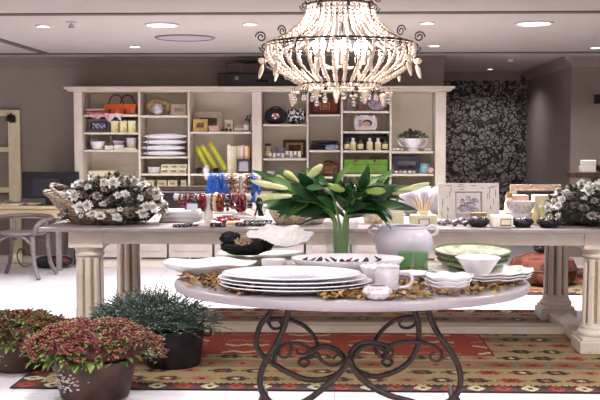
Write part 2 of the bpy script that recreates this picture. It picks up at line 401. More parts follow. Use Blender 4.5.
# ---------------------------------------------------------------- the bookcase
YB0, YB1 = 10.8, 11.22
def sx(px, py=130, Y=YB0): return P(px, py, Y).x
def szz(py, px=262, Y=YB0): return P(px, py, Y).z
bl, br = sx(74, 140), sx(446, 140)
btop = szz(86.5)
BC = thing('bookcase', 'long worn white open bookcase with cornice covering the back wall', 'bookcase', ((bl+br)/2, YB0, 0))
ox = BC.location.x
BACK = pm('bookcase_back', 'efe7d8', 'e6dccc', 3, .7)
def loc_bx(name, x0, x1, y0, y1, z0, z1, mat=DIST, bev=.004):
    return MB().bx(x0-ox, x1-ox, y0-YB0, y1-YB0, z0, z1).build(name, mat, BC, smooth=False, bevel=bev)
zb0 = .10; zt0 = szz(91.5)
loc_bx('plinth', bl+.03, br-.03, YB0+.05, YB1, 0, zb0)
loc_bx('back_panel', bl+.05, br-.05, YB1-.02, YB1, zb0, zt0, BACK, 0)
posts = [(74,82),(252,261.5),(435.5,446)]
divs = [139, 188.5, 307.5, 341.8, 390.8]
for a, b in posts: loc_bx('post', sx(a), sx(b), YB0, YB1-.02, zb0, zt0)
for d in divs: loc_bx('divider', sx(d)-.011, sx(d)+.011, YB0+.012, YB1-.02, zb0, zt0)
m = MB()
for pr, z0, z1 in ((.0,zt0,zt0+.03),(.02,zt0+.03,btop-.05),(.055,btop-.05,btop-.028),(.085,btop-.028,btop)):
    m.bx(bl-pr-ox, br+pr-ox, -pr, YB1-YB0, z0, z1-.0004)
m.build('cornice', DIST, BC, smooth=False, bevel=.006)
ZCOUNT = szz(187.5)
COLS = {'A':(82,139),'B':(139,188.5),'C':(188.5,252),'D':(261.5,307.5),'E':(307.5,341.8),'F':(341.8,390.8),'G':(390.8,435.5)}
SHELF = {'A':[115.6,133.5,151],'B':[116.5,157.6,174.8],'C':[132.8,175],'D':[125.3,159.5,177],'E':[115.5,151.3,177.7],'F':[112,132.4,151.6,175.6],'G':[152.5,175.2]}
ST = {}
for c, ys in SHELF.items():
    a, b = COLS[c]
    for i, y in enumerate(ys + [187.5]):
        z = szz(y, (a+b)/2); ST[c, i] = z + .0133
        loc_bx('shelf', sx(a)+.015, sx(b)-.015, YB0+.015, YB1-.021, z-.010, z+.0125, WHITE, .003)
loc_bx('counter', bl-.02, br+.02, YB0-.03, YB0+.0148, ZCOUNT-.03, ZCOUNT+.01, BROWN)
for i in range(8):
    u = bl+.02+(br-bl-.04)*i/8; v = bl+.02+(br-bl-.04)*(i+1)/8
    dp = MB().bx(u+.012-ox, v-.012-ox, -.006, .02, zb0+.02, ZCOUNT-.04).bx(u+.07-ox, v-.07-ox, -.014, -.0055, zb0+.09, ZCOUNT-.12).build('lower_door', pm('shaded_grey_white','b9aea6','aca098',6,.6), BC, smooth=False, bevel=.003)  # doors greyer than the case: low shade put into their colour
    MB().ball((v-.04-ox if i % 2 == 0 else u+.04-ox, -.024, .42), .014, 10, 8).build('knob', IRON, dp)
# ---- placing helpers for the shelves
def slot(c, i, x0, x1, ytop, Y=YB0+.16):
    """centre x, base z, width, height of a thing seen between two pixel columns on shelf i of column c"""
    z = ST[c, i]; a = P(x0, ytop, Y).x; b = P(x1, ytop, Y).x
    lo = sx(COLS[c][0])+.020; hi = sx(COLS[c][1])-.020
    if b-a > hi-lo: a, b = lo, hi
    elif a < lo: a, b = lo, b+lo-a
    elif b > hi: a, b = a+hi-b, hi
    return (a+b)/2, z, b-a, P((x0+x1)/2, ytop, Y).z - z, Y
def picture_frame(name, label, cat, loc, w, h, bw, fm, pic, mats, d=.025, lean=.12, rz=0, group=None, nx=20, nz=16, bt=None, bb=None):
    t = thing(name, label, cat, (loc[0], loc[1], loc[2]+(d+.004)*math.sin(lean)+.0005), rz, group)
    M = Matrix.Rotation(-lean, 4, 'X')
    m = MB()
    bt = bw if bt is None else bt; bb = bw if bb is None else bb; k = .82
    m.bx(-w/2, w/2, 0, d, 0, bb, M=M).bx(-w/2, w/2, 0, d, h-bt, h, M=M).bx(-w/2, -w/2+bw, 0, d, bb, h-bt, M=M).bx(w/2-bw, w/2, 0, d, bb, h-bt, M=M)
    m.bx(-w/2+bw*k, w/2-bw*k, -.004, 0, bb*k, bb, M=M).bx(-w/2+bw*k, w/2-bw*k, -.004, 0, h-bt, h-bt*k, M=M).bx(-w/2+bw*k, -w/2+bw, -.004, 0, bb, h-bt, M=M).bx(w/2-bw, w/2-bw*k, -.004, 0, bb, h-bt, M=M)
    m.build('border', fm, t, smooth=False, bevel=.003)
    MB().bx(-w/2+bw*.6, w/2-bw*.6, d*.75, d*.95, bb*.6, h-bt*.6, M=M).build('backing', BROWN, t, smooth=False)
    MB().cells(nx, nz, w-2*bw, h-bt-bb, pic, y=d*.7, z0=bb, M=M).build('print', mats, t, smooth=False)
    return t
def box_thing(name, label, cat, loc, w, d, h, mat, lid=None, lidmat=None, lab=None, group=None, rz=0, bev=.004):
    t = thing(name, label, cat, loc, rz, group)
    hb = h - (lid or 0)
    MB().bx(-w/2, w/2, -d/2, d/2, 0, hb).build('body', mat, t, smooth=False, bevel=bev)
    if lid: MB().bx(-w/2-.004, w/2+.004, -d/2-.004, d/2+.004, hb, h).build('lid', lidmat or mat, t, smooth=False, bevel=bev)
    if lab:
        u, v, z0, z1, lm = lab
        MB().bx(u, v, -d/2-.003, -d/2+.001, z0, z1).build('paper_label', lm, t, smooth=False)
    return t
def pot(name, label, cat, loc, prof, mat, seg=28, sxy=(1,1), group=None, wave=None):
    m = MB(); m.lathe(prof, seg, (0,0,0), sxy[0], sxy[1], 0, wave)
    o = m.build(name, mat, None, loc=loc); return tag(o, label, cat, group)
def cup_prof(rb, rt, h, th=.005, curve=0):
    o = [(0,0),(rb*.9,0),(rb,.004)]; n = 6
    for i in range(1, n+1):
        q = i/n; o.append((rb+(rt-rb)*q+curve*math.sin(PI*q)*rt, .004+(h-.004)*q))
    for i in range(n, -1, -1):
        q = i/n; o.append((max(.001, rb+(rt-rb)*q+curve*math.sin(PI*q)*rt-th), max(th*1.4, h*q if i else th*1.4)))
    o.append((0, th*1.4)); return o
# column A -----------------------------------------------------------------
x, z, w, h, Y = slot('A',0,83.5,104,108)
for k, (c1, hh, lb) in enumerate((('b98a78',.034,'folded dusty brown cloth at the bottom of the pile beside the orange bag'),('d9b4b0',.034,'folded pale pink cloth on top of the pile beside the orange bag'))):
    o = MB().ball((0,0,hh/2), 1, 20, 8, (w/2, .13, hh/2), pw=.35).build('folded_cloth', pm('cloth_'+c1, c1, None, 30, .9, bump=.3), loc=(x, Y, z+k*.034)); tag(o, lb, 'cloth', 'folded cloths beside the orange bag')
ORANGE = pm('orange_felt', 'd9661e', 'c8541a', 14, .8, bump=.3)
x, z, w, h, Y = slot('A',0,105,137.5,104)
BAG = thing('tote_bag', 'bright orange tote bag with two dark hoop handles', 'bag', (x, Y, z))
m = MB().box((0,0,h/2),(w,.16,h),taper=.92); m.build('bag_body', ORANGE, BAG, smooth=False, bevel=.012)
for k in range(4):
    u = -w/2+.05+k*.085; MB().bx(u, u+.034, -.081, -.074, .012, h*.5).build('patchwork_stripe', (pm('rust','7c2f22','6a2419',20,.8), pm('dusty_pink','c98a8c','b87a80',20,.8))[k%2], BAG, smooth=False)
for dx, dy in ((-.045,-.05),(.06,.05)):
    MB().tube([(dx+.085*math.cos(a), dy, h-.04+.14*math.sin(a)) for a in [PI*i/14 for i in range(15)]], .007, 8).build('handle', pm('dark_handle','3a1f1c','2b1715',20,.5), BAG)
x, z, w, h, Y = slot('A',0,90,122,113, YB0+.04)
m = MB(); n = 16; vs = []; fs = []; ms = []
for j in range(9):
    for i in range(n+1):
        u = i/n; q = j/8
        yy = .1 - .145*min(q*2,1); zz = .006*math.sin(u*22+q*4)+.009 - max(0, q-.5)*2*(.03+.06*abs(math.sin(u*7.5))**2*(.3+u))
        vs.append((-w/2+w*u, yy + (-.006*math.sin(u*31) if q>.5 else 0)-.004, zz))
for j in range(8):
    for i in range(n): a = j*(n+1)+i; fs.append((a,a+1,a+n+2,a+n+1)); ms.append(0 if i < n*.62 else 1)
o = m.add(vs, fs, ms).build('draped_cloth', [PINK, pm('pale_pink','e8cfd0','d8bcc0',25,.9)], loc=(x, Y, z)); s_ = o.modifiers.new('thickness','SOLIDIFY'); s_.thickness = .004; s_.offset = 1
tag(o, 'pink and pale pink fringed cloth hanging over the shelf edge below orange bag', 'cloth')
# row 2 frame with snowy landscape
cm = [pm('sky_violet','6f7bb8','8791c6',12,.6), pm('snow','e9ebf5','dfe2f0',12,.6), pm('hill_blue','5a6aa0','4a588c',12,.6), pm('deep_violet','3a3068','30285a',12,.6)]
def land(u, v):
    if u < .08 or u > .92 or v < .1 or v > .9: return 3
    hgt = .5+.16*math.sin(u*7)+.1*math.sin(u*17)
    return 0 if v > hgt+.16 else (1 if v > hgt-.08 else (2 if math.sin(u*23+v*9) > 0 else 1))
x, z, w, h, Y = slot('A',1,86.5,108.5,119)
picture_frame('photo_frame', 'grey photo frame with a snowy blue landscape on the bookcase', 'picture frame', (x, Y, z), w, h, .03, pm('warm_grey_frame','7e787a','726c6e',10,.5), land, cm)
CREAMBOX = pm('cream_floral_box', 'efe6b4', 'cdbb7e', 26, .7, lo=.5, hi=.66)
for k in range(3):
    a, b = 112.5+k*8.4, 112.5+(k+1)*8.4-.3
    x, z, w, h, Y = slot('A',1,a,b,121)
    box_thing('storage_box', 'cream flower-patterned box, %s in the row beside the snowy landscape frame' % ('first','second','third')[k], 'box', (x-.002*(1-k), Y, z), w-.012, .2, h, CREAMBOX, .03, PAPER, group='cream patterned boxes')
x, z, w, h, Y = slot('A',2,84.5,91.5,139)
picture_frame('leaning_print', 'thin pale sketch print leaning in the corner behind the white bowl', 'print', (x, Y+.12, z), w, h, .006, WPAPER, lambda u,v: 1 if math.sin(u*13+v*21)>.5 else 0, [WPAPER, GREYPL], lean=.1)
x, z, w, h, Y = slot('A',2,91.5,106.5,141.5)
pot('ceramic_bowl', 'white tapered ceramic bowl on the third shelf beside stacked boxes', 'bowl', (x, Y-.06, z), cup_prof(w*.33, w*.5, h), CERAM)
x, z, w, h, Y = slot('A',2,107.5,115.5,145.5)
box_thing('gift_box', 'small white lidded box beside the tapered white bowl', 'box', (x, Y-.08, z), w, .1, h, WPAPER, .02, WPAPER)
x, z, w, h, Y = slot('A',2,105.5,111.5,136)
box_thing('tall_card', 'tall narrow cream card standing behind the small white lidded box', 'card', (x, Y+.13, z), w*.5, .02, h, PAPER)
x, z, w, h, Y = slot('A',2,116,125,145)
box_thing('gift_box', 'white box at the bottom of the pair under a grey box', 'box', (x, Y-.05, z), w, .11, h, WPAPER)
box_thing('gift_box', 'grey-violet box stacked on the white box beside the white pot', 'box', (x-.005, Y-.05, z+h), w*.95, .11, .045, GREYPL, .015, LAV)
x, z, w, h, Y = slot('A',2,125.5,138,147.8)
box_thing('flat_box', 'flat cream box lying under the white pot', 'box', (x, Y-.03, z), w, .2, h, PAPER)
x2, z2, w2, h2, Y = slot('A',2,126,137.5,138)
pot('flower_pot', 'plain white flower pot standing on the flat cream box', 'pot', (x2, Y-.03, z+h), cup_prof(w2*.36, w2*.48, h2-h), pm('pale_grey_ceramic','d8d2d4','ccc6ca',8,.4))
x, z, w, h, Y = slot('A',3,86.5,114,171)
picture_frame('picture_frame', 'plain cream wooden frame on the lowest shelf behind the flower basket', 'picture frame', (x, Y, z), w, h, .07, CREAMWOOD, lambda u,v: 0 if (u-.5)**2+(v-.4)**2>.06 else 1, [pm('mount_grey','a89a96',None,8,.8), PAPER])
# column B -----------------------------------------------------------------
WICK = pm('dried_wicker', 'cdb48c', 'a0845e', 40, .8, bump=.6)
x, z, w, h, Y = slot('B',0,142.5,172,98)
t = thing('wicker_wreath', 'round wicker wreath propped up around a silver ball', 'wreath', (x, Y+.03, z))
r = h*.5; m = MB()
for k in range(9):
    ph = k*.7; m.tube([((w/2-.058+.03*math.cos(5*a+ph))*math.cos(a), .03*math.sin(5*a+ph), r+(r-.042+.03*math.cos(5*a+ph))*math.sin(a)) for a in [2*PI*i/60 for i in range(60)]], .011, 5, True)
m.build('woven_ring', WICK, t)
o = MB().ball((0,0,0), .068, 20, 14).build('decor_ball', pm('pearl_silver','c9c2cc','b8b0bc',8,.25,.35), loc=(x+.01, Y-.085, z+.068)); tag(o, 'silver-grey decorative ball resting before the wicker wreath', 'ball')
x, z, w, h, Y = slot('B',0,171.5,187,104.5)
picture_frame('photo_frame', 'small cream photo frame beside the wicker wreath', 'picture frame', (x-.012, Y, z), w, h, .045, pm('pale_wood','dcc9ac','cbb695',25,.6), lambda u,v: 0, [pm('mauve_print','b9aed0','c9c0dc',12,.7)], nx=4, nz=4)
PILLOW = pm('white_linen', 'f3f0f4', 'eae6ec', 30, .85, bump=.15)
x, z, w, h, Y = slot('B',1,142.5,187,132)
for k in range(4):
    hh = .062; o = thing('cushion', 'plump white cushion, %s of the stack of four in the bookcase' % ('bottom one','second from bottom','third from bottom','top one')[k], 'cushion', (x + (.0,-.01,.005,.012)[k], Y, z+k*hh*1.0), 0, 'stacked white cushions')
    vs = []; m = MB(); n = 18
    for sgn in (1,-1):
        base = len(vs)
        for j in range(n+1):
            for i in range(n+1):
                u, v = i/n*2-1, j/n*2-1
                q = ((1-u*u)*(1-v**4))**.6
                pinch = 1-.10*(abs(u*v)**.0 * (abs(u)**2*(1-abs(v)) + 0)); 
                vs.append((u*(w/2-.005)*(1-.06*(1-v*v)*abs(u)**3), v*.15*(1-.06*(1-u*u)*abs(v)**3), hh/2+sgn*hh*.49*q))
        for j in range(n):
            for i in range(n):
                a = base+j*(n+1)+i; f = (a,a+1,a+n+2,a+n+1); m.f.append(list(f if sgn>0 else f[::-1])); m.m.append(0)
    m.v = [Vector(p) for p in vs]; m.build('cover', PILLOW, o)
    MB().ball((-w*.36,-.145,hh*.55), .009, 8, 6, (1,.5,1)).build('button', BLACK, o)
x, z, w, h, Y = slot('B',2,150,159.5,167)
pot('flower_pot', 'small square-sided white pot beside the cream soap boxes', 'pot', (x, Y-.05, z), cup_prof(w*.5, w*.66, h), CERAM, 4, wave=lambda a,t,r,zz:(r,zz))
SOAPL = pm('grey_label', '9c948c', '8c847c', 12, .7)
k = 0
for row in range(2):
    for i in range(3):
        a = 162+i*8.6+row*.8; x, z, w, h, Y = slot('B',2,a,a+8.2,168.7)
        box_thing('soap_box', 'cream soap box, %s row of the stack, %s from the white pot' % (('lower','upper')[row], ('first','second','third')[i]), 'box', (x, Y-.05, z+row*(h+.001)), w, .09, h, PAPER, None, None, (-w*.34,w*.34,h*.25,h*.75,SOAPL), group='cream soap boxes')
for i, (a, b) in enumerate(((143,154),(158.5,167.5),(169,178),(182,187))):
    x, z, w, h, Y = slot('B',3,a,b,180)
    box_thing('candle_box', 'square cream candle box on the lowest shelf, %s from the bookcase end' % ('first','second','third','fourth')[i], 'box', (x, Y-.03, z), w, .1, h, PAPER, None, None, (-w*.3,w*.3,h*.2,h*.6,SOAPL), group='square candle boxes')
# column C -----------------------------------------------------------------
SILV = pm('worn_silver_leaf', 'cdc0ae', 'b2a490', 22, .5, .15)
x, z, w, h, Y = slot('C',0,192.5,222,112)
picture_frame('picture_frame', 'wide pale silver frame with a brown picture, behind a small gold frame', 'picture frame', (x, Y+.06, z), w, h, .065, SILV, lambda u,v: 0 if math.sin(u*9)+math.sin(v*8)>.2 else 1, [pm('umber','6a4a38','5a3c2c',15,.7), pm('umber2','4a3226','3e2a20',15,.7)])
x, z, w, h, Y = slot('C',0,194,208.5,119.5)
picture_frame('picture_frame', 'small gold frame standing before the wide silver frame', 'picture frame', (x, Y-.09, z), w, h, .042, pm('gold_leaf','c9a868','b08c50',25,.4,.35), lambda u,v: 0, [pm('ochre_print','7c5c3c','6a4c30',15,.7)], nx=4, nz=4)
x, z, w, h, Y = slot('C',0,211,220.5,126.2)
box_thing('trinket_box', 'low pinkish box before the wide silver frame', 'box', (x, Y-.1, z), w, .08, h, pm('dusty_rose','cfa79c','c0968c',14,.6), .015)
for i, (a, r_) in enumerate(((222.5,.018),(226.5,.021),(230.5,.018))):
    x = P(a,131,YB0+.04).x; z = ST['C',0]
    o = MB().ball((0,0,r_*.9), r_, 12, 8, (1,1,.9)).build('brown_stone', BROWN, loc=(x, YB0+.04, z)); tag(o, 'small round brown stone, %s from the pinkish box on the shelf' % ('first','second','third')[i], 'stone', 'brown stones on the shelf')
x, z, w, h, Y = slot('C',0,224.5,233,120)
box_thing('card_box', 'tall cream box with a small emblem behind brown stones', 'box', (x, Y+.04, z), w, .07, h, PAPER, None, None, (-.02,.02,h*.4,h*.7,SOAPL))
x, z, w, h, Y = slot('C',0,234.5,243.5,125.5)
box_thing('card_box', 'pinkish box with a white label band beside the tall cream box', 'box', (x, Y, z), w, .08, h, pm('dusty_rose','cfa79c'), None, None, (-w*.48,w*.48,h*.2,h*.6,WPAPER))
def bottle(name, label, cat, loc, r, h, mat, capmat, labmat=None, neck=.35, group=None):
    t = thing(name, label, cat, loc, 0, group)
    MB().lathe([(0,0),(r*.94,0),(r,.006),(r,h*.58),(r*.85,h*.68),(r*neck,h*.76),(r*neck,h*.84),(0,h*.84)], 18).build('glass', mat, t)
    MB().lathe([(0,h*.82),(r*(neck+.1),h*.82),(r*(neck+.1),h),(0,h)], 14).build('cap', capmat, t)
    if labmat: MB().lathe([(r*.6,h*.1),(r*1.012,h*.1),(r*1.012,h*.5),(r*.6,h*.5)], 18).build('paper_label', labmat, t)
    return t
x, z, w, h, Y = slot('C',0,244.5,251,115)
bottle('perfume_bottle', 'mauve bottle with a dark ornate stopper at the shelf end', 'bottle', (x-.012, Y-.05, z), w*.45, h*.8, pm('mauve_glass','a88f98','9a828c',10,.25), IRON, WPAPER)
t = thing('twig_ornament', 'thin dark twig ornament rising behind the mauve bottle', 'ornament', (x+.012, Y+.08, z))
MB().lathe([(0,0),(.03,0),(.03,.006),(.006,.012),(0,.012)], 12).tube([(0,0,.01),(0,0,h*.6),(.01,0,h*.95)], .004, 6).tube([(0,0,h*.5),(-.02,0,h*.9)], .004, 6).build('twig', IRON, t)
for q in ((.01,h*.97),(-.02,h*.92),(.002,h*.7)): MB().ball((q[0],0,q[1]), .012, 8, 6).build('berry', IRON, t)
YELL = pm('lime_yellow_fabric', 'd8d84a', 'c4c63c', 14, .75, bump=.2)
for i, (a, b, lb) in enumerate((((196.5,147),(209,174),'the lowest one'),((202,145.5),(217,174),'the middle one'),((210.5,143),(225.5,174),'the top one'))):
    p0 = P(*b, YB0+.14); p1 = P(*a, YB0+.22); p0.z = ST['C',1]+.036; p0.x += .0
    t = thing('fabric_roll', 'yellow-green rolled fabric leaning in the bookcase, %s of three' % lb, 'roll', tuple(p0), 0, 'yellow rolled fabrics')
    d = p1-p0; M = d.to_track_quat('Z','Y').to_matrix().to_4x4()
    MB().lathe([(0,0),(.024,0),(.028,.006),(.028,d.length-.006),(.024,d.length),(.02,d.length-.002),(.02,d.length-.02),(0,d.length-.02)], 16, M=M).build('roll', YELL, t)
BK = [('f0e8d8',7.6,145),('e8dcc0',7,146),('d8c8a8',6,146.5),('9ab0c8',4,145.5),('e8d080',6,146),('f2ece4',5,146),('e09aa4',5.4,145),('f0e0b0',6,146),('cfa05a',4.5,147)]
px = 227.8
for i, (c, w_, yt) in enumerate(BK):
    w_ *= .42; x, z, w, h, Y = slot('C',1,px,px+w_,yt); px += w_+.08
    t = thing('book', ('cream','ivory','tan','pale blue','yellow','white','pink','buff','ochre')[i]+' spined book in the row beside the yellow fabric rolls', 'book', (x, Y+.02, z), 0, 'books in a row on the bookcase')
    cm = pm('cover_'+c, c, None, 20, .6)
    MB().bx(-w/2, w/2, -.075, -.071, 0, h).bx(-w/2, -w/2+.003, -.071, .08, 0, h).bx(w/2-.003, w/2, -.071, .08, 0, h).build('cover', cm, t, smooth=False)
    MB().bx(-w/2+.003, w/2-.003, -.071, .076, .003, h-.004).build('pages', WPAPER, t, smooth=False)
x, z, w, h, Y = slot('C',1,237.5,251,159)
picture_frame('photo_frame', 'small dark frame with pale print standing before the books', 'picture frame', (x, YB0+.03, z), w, h, .022, pm('dark_frame','4a4248','3a343a',15,.5), lambda u,v: 0 if v>.2 else 1, [pm('grey_print','c8c4d0','b8b4c2',12,.6), WPAPER], lean=.18)
x, z, w, h, Y = slot('C',1,203.5,211.5,164.5)
bottle('lotion_bottle', 'plain white bottle standing before the yellow fabric rolls', 'bottle', (x, YB0+.055, z), w*.42, h, CERAM, CERAM)
for i, (px, rr) in enumerate(((198.5,.05),(216,.045))):
    p = P(px,172,YB0+.06); t = thing('dark_rosette', 'dark fabric rosette on the shelf of yellow rolls, '+('by the divider','under the rolls')[i], 'rosette', (p.x, YB0+.06, ST['C',1]), 0, 'dark rosettes'); m = MB()
    for k in range(14):
        a = k*2.4; m.leaf((0,0,.03), (math.cos(a), math.sin(a)*.7, .35+.5*(k%3)), rr*1.2, .035, (0,0,1), .4)
    m.ball((0,0,.02), .022, 8, 6, (1.4,1.2,.9)); m.build('petals', BLACKCLOTH, t)
# column D -----------------------------------------------------------------
x, z, w, h, Y = slot('D',0,262.5,285.5,109)
def soft_bag(name, label, loc, w, d, h, mat, hand=None, motif=None, group=None, cat='bag'):
    t = thing(name, label, cat, loc, 0, group); n = 18; m = MB()
    m.ball((0,0,h*.5+.006), 1, 28, 14, (w/2*.95, d/2*.9, h/2), pw=.45, wob=.06); m.build('pouch', mat, t)
    if hand:
        MB().tube([(w*.26*math.cos(a), -.0, h*.86+h*.28*math.sin(a)) for a in [PI*i/12 for i in range(13)]], .008, 6).build('strap', hand, t)
    if motif: motif(t, w, d, h)
    return t
def rose(t, w, d, h):
    m = MB()
    for k in range(9): a = k*.7; r_ = .034*(1-k*.07); m.ball((r_*math.cos(a)*.9, -d/2-.004, h*.5+r_*math.sin(a)*.8), .017, 8, 6, (1,.5,1), mi=k%3)
    m.build('rose_motif', [pm('rose_pink','c98f92','b87c80',20,.7), WPAPER, pm('rose_red','a04a50','8a3c42',20,.7)], t)
soft_bag('fabric_bag', 'black fabric bag with a pinkish rose motif in the bookcase', (x, Y-.02, z), w, .2, h, BLACKCLOTH, BLACKCLOTH, rose)
SPOT = pm('black_white_pattern', '121018', 'e8e4ea', 42, .7, lo=.5, hi=.56, detail=1)
x, z, w, h, Y = slot('D',0,286.5,306,108.5)
soft_bag('fabric_bag', 'black and white patterned bag beside the black rose bag', (x, Y, z), w, .2, h, SPOT, None)
DGLASS = pm('dark_olive_glass', '4a4434', '3c382c', 10, .2); CREAMGLASS = pm('cream_bottle', 'ebe4cc', 'e0d8ba', 12, .35)
LABEL = pm('cream_label', 'dcd6a8', 'cfc894', 25, .7)
x, z, w, h, Y = slot('D',1,262.5,270,143.5)
bottle('storage_jar', 'tall jar with cream label and dark lid beside the bookcase post', 'jar', (x, Y, z), w*.46, h, pm('beige_glass','b8a888','a89878',10,.25), BLACK, LABEL, .8)
def umber(u, v):
    d = max(abs(u-.5)*1.1, abs(v-.45)); return 0 if d > .36 else (1 if math.sin(u*14)+math.cos(v*11) > .2 else 2)
UM = [pm('gold_mat','cdb080','b89a68',20,.6), pm('umber','6a4a38','5a3c2c',15,.7), pm('umber2','4a3226','3e2a20',15,.7)]
x, z, w, h, Y = slot('D',1,282.5,305.5,140)
picture_frame('picture_frame', 'dark brown frame with gold mount behind the small white jars', 'picture frame', (x, YB0+.27, z), w, h, .03, BROWN, umber, UM)
x, z, w, h, Y = slot('D',1,276,286.5,147.5)
pot('ceramic_bowl', 'grey-violet bowl behind the row of small white jars', 'bowl', (x, YB0+.2, z), cup_prof(w*.35, w*.5, h), GREYPL)
px = 269
for i in range(8):
    w_ = 4.1; x, z, w, h, Y = slot('D',1,px,px+w_-.3,153 if i<4 else 151); px += w_
    bottle('cream_jar', 'small round white jar, %s in the row before the gold-mounted frame' % ('first','second','third','fourth','fifth','sixth','seventh','eighth')[i], 'jar', (x, YB0+.07, z), w*.48, h, CERAM, (PAPER if i % 2 else CERAM), SOAPL if i % 2 == 0 else None, .85, 'row of small white jars')
x, z, w, h, Y = slot('D',2,267,276,171)
pot('ceramic_cup', 'small pale cup half hidden behind the lily buds', 'cup', (x, Y-.1, z), cup_prof(w*.3, w*.48, h), LAV)
# column E -----------------------------------------------------------------
TER = [pm('brick_red','a4503f','934436',20,.7), pm('cream_band','d8c4a0','c8b48e',20,.7), pm('dark_red','74342a','642a22',20,.7), pm('sand','b89a72','a88a62',20,.7)]
def tribal(u, v):
    d = max(abs(u-.5)*1.35, abs(v-.5)); return 3 if d < .16 else (0 if d < .24 else (1 if d < .29 else (2 if d < .4 else 0)))
x, z, w, h, Y = slot('E',0,309,341,97.5)
picture_frame('picture_frame', 'brick red square-patterned frame behind the chandelier drops', 'picture frame', (x, Y, z), w*.97, h, .03, TER[2], tribal, TER, nx=28, nz=20)
NAVY = pm('navy_cloth', '20222e', '3c4050', 30, .85, bump=.4)
x, z, w, h, Y = slot('E',1,308.8,340.5,140.5)
for k in range(3):
    o = MB().ball((0,0,h/6), 1, 22, 8, (w/2*(1-.03*k), .13, h/6), pw=.4, wob=.06).build('folded_garment', NAVY, loc=(x+(-.003,.003,-.002)[k], Y+.035, z+k*h/3+.001)); tag(o, 'dark navy folded garment, %s of the pile in the bookcase' % ('bottom','middle','top')[k], 'clothing', 'navy folded garments')
o = MB().ball((0,0,.03), 1, 16, 8, (.075,.02,.03), pw=.5, wob=.15).build('folded_scarf', pm('slate_cloth','8e94a6','6c7286',25,.85,bump=.3), loc=(P(332,147,YB0+.02).x, YB0+.03, z)); tag(o, 'slate grey folded scarf in front of the navy garments', 'scarf')
x, z, w, h, Y = slot('E',2,318,340.5,163)
LEATH = pm('tan_leather', '7a4e30', '94643e', 14, .55, bump=.3)
def flap(t, w, d, h):
    MB().ball((0,-d*.18,h*.66), 1, 20, 10, (w*.46, d*.36, h*.3), pw=.5).build('flap', pm('brown_leather','6a4028','5a3420',14,.5,bump=.3), t)
    for s_ in (-.25,.25): MB().bx(s_*w-.012, s_*w+.012, -d*.53, -d*.46, h*.2, h*.6).build('buckle_strap', BROWN, t, smooth=False)
soft_bag('leather_satchel', 'brown leather satchel with flap behind the lily bud', (x, Y, z), w, .2, h, LEATH, BROWN, flap)
# column F -----------------------------------------------------------------
for i, (a, b, yt, mt, lb) in enumerate(((344.5,353,98.5,pm('grey_stoneware','b4aaa8','a49a98',14,.6),'grey stoneware cone ornament on the top shelf, nearest the divider'),(357,366,97,pm('mauve_stoneware','a5848c','94747c',14,.6),'mauve cone ornament beside the oval pebbled plate'))):
    x, z, w, h, Y = slot('F',0,a,b,yt)
    t = thing('cone_ornament', lb, 'ornament', (x, Y, z)); MB().lathe([(0,0),(w*.48,0),(w*.5,.01),(w*.34,h*.45),(w*.12,h*.85),(0,h*.9)], 20).build('cone', mt, t); MB().ball((0,0,h*.93), .014, 10, 8).build('finial', mt, t)
x, z, w, h, Y = slot('F',0,369.5,390,98)
t = thing('oval_dish', 'upright oval lilac dish with raised scrolls on the top shelf', 'dish', (x-.006, Y+.03, z)); M = Matrix.Translation((0,0,h/2)) @ Matrix.Rotation(PI/2-.15, 4, 'X')
MB().lathe([(0,.0),(w*.28,.0),(w*.44,.018),(w*.46,.03),(w*.44,.034),(w*.27,.012),(0,.012)], 30, (0,0,0), 1, h/w*1.05, M=M).build('plate', pm('lilac_ceramic','d6cce0','a99cb6',24,.3,lo=.48,hi=.6), t)
MB().bx(-.04,.04,.01,.06,0,.012).tube([(-.03,.05,.006),(-.03,.07,.08)], .004, 6).tube([(.03,.05,.006),(.03,.07,.08)], .004, 6).build('stand', IRON, t)
FACE = [pm('print_white','f0eaec','e6e0e2',20,.6), pm('skin_print','e2b8a4','d8aa94',12,.6), pm('hair_print','4a3038','3c262c',12,.6), pm('lip_print','b06868',None,12,.6), pm('mauve_shadow','b8a0b0','ac94a4',12,.6)]
def face(u, v):
    du, dv = u-.56, v-.5
    if (du/.27)**2+((dv+.04)/.42)**2 < 1 and dv < .24-.5*abs(du):
        if (abs(u-.48) < .035 or abs(u-.66) < .035) and abs(v-.52) < .04: return 2
        if abs(u-.57) < .05 and abs(v-.27) < .035: return 3
        return 1
    if ((du-.05)/.36)**2+((dv-.02)/.46)**2 < 1: return 2
    return 4 if u < .22 else 0
x, z, w, h, Y = slot('F',1,354.5,376.5,117)
fr = picture_frame('photo_frame', 'ornate white frame with a photo of a dark haired child', 'picture frame', (x, Y-.04, z+.013), w*.92, h*.95, .034, CERAM, face, FACE, nx=30, nz=24)
m = MB()
for i in range(22):
    q = i/22*2*PI; u = math.cos(q); v = math.sin(q); s_ = max(abs(u), abs(v)); m.ball((u/s_*w*.46, .012+h*.05*(.5+.5*v/s_)*.6, h*.475+v/s_*h*.46), .016, 8, 6, (1,.7,1))
m.build('scrolled_edge', CERAM, fr)
o = MB().bx(-.245,.245,-.004,.004,0,ST['F',1]-ST['F',2]-.03).build('dark_board', BLACK, loc=((sx(343)+sx(389.5))/2, YB1-.04, ST['F',2]), smooth=False); tag(o, 'black board standing behind the row of six bottles', 'board')
for i, px in enumerate((345.8,352.9,360.2,369.4,377.8,385)):
    x, z, w, h, Y = slot('F',2,px-3.3,px+3.3,138 if i not in (2,5) else 137.5)
    wh = i in (1,3,4)
    bottle('toiletry_bottle', ('white' if wh else 'dark')+' bottle with cream label, %s in the row of six' % ('first','second','third','fourth','fifth','sixth')[i], 'bottle', (x, YB0+.09, z), w*.47, h, CREAMGLASS if wh else DGLASS, WPAPER if wh else BLACK, LABEL, .4, 'row of six labelled bottles')
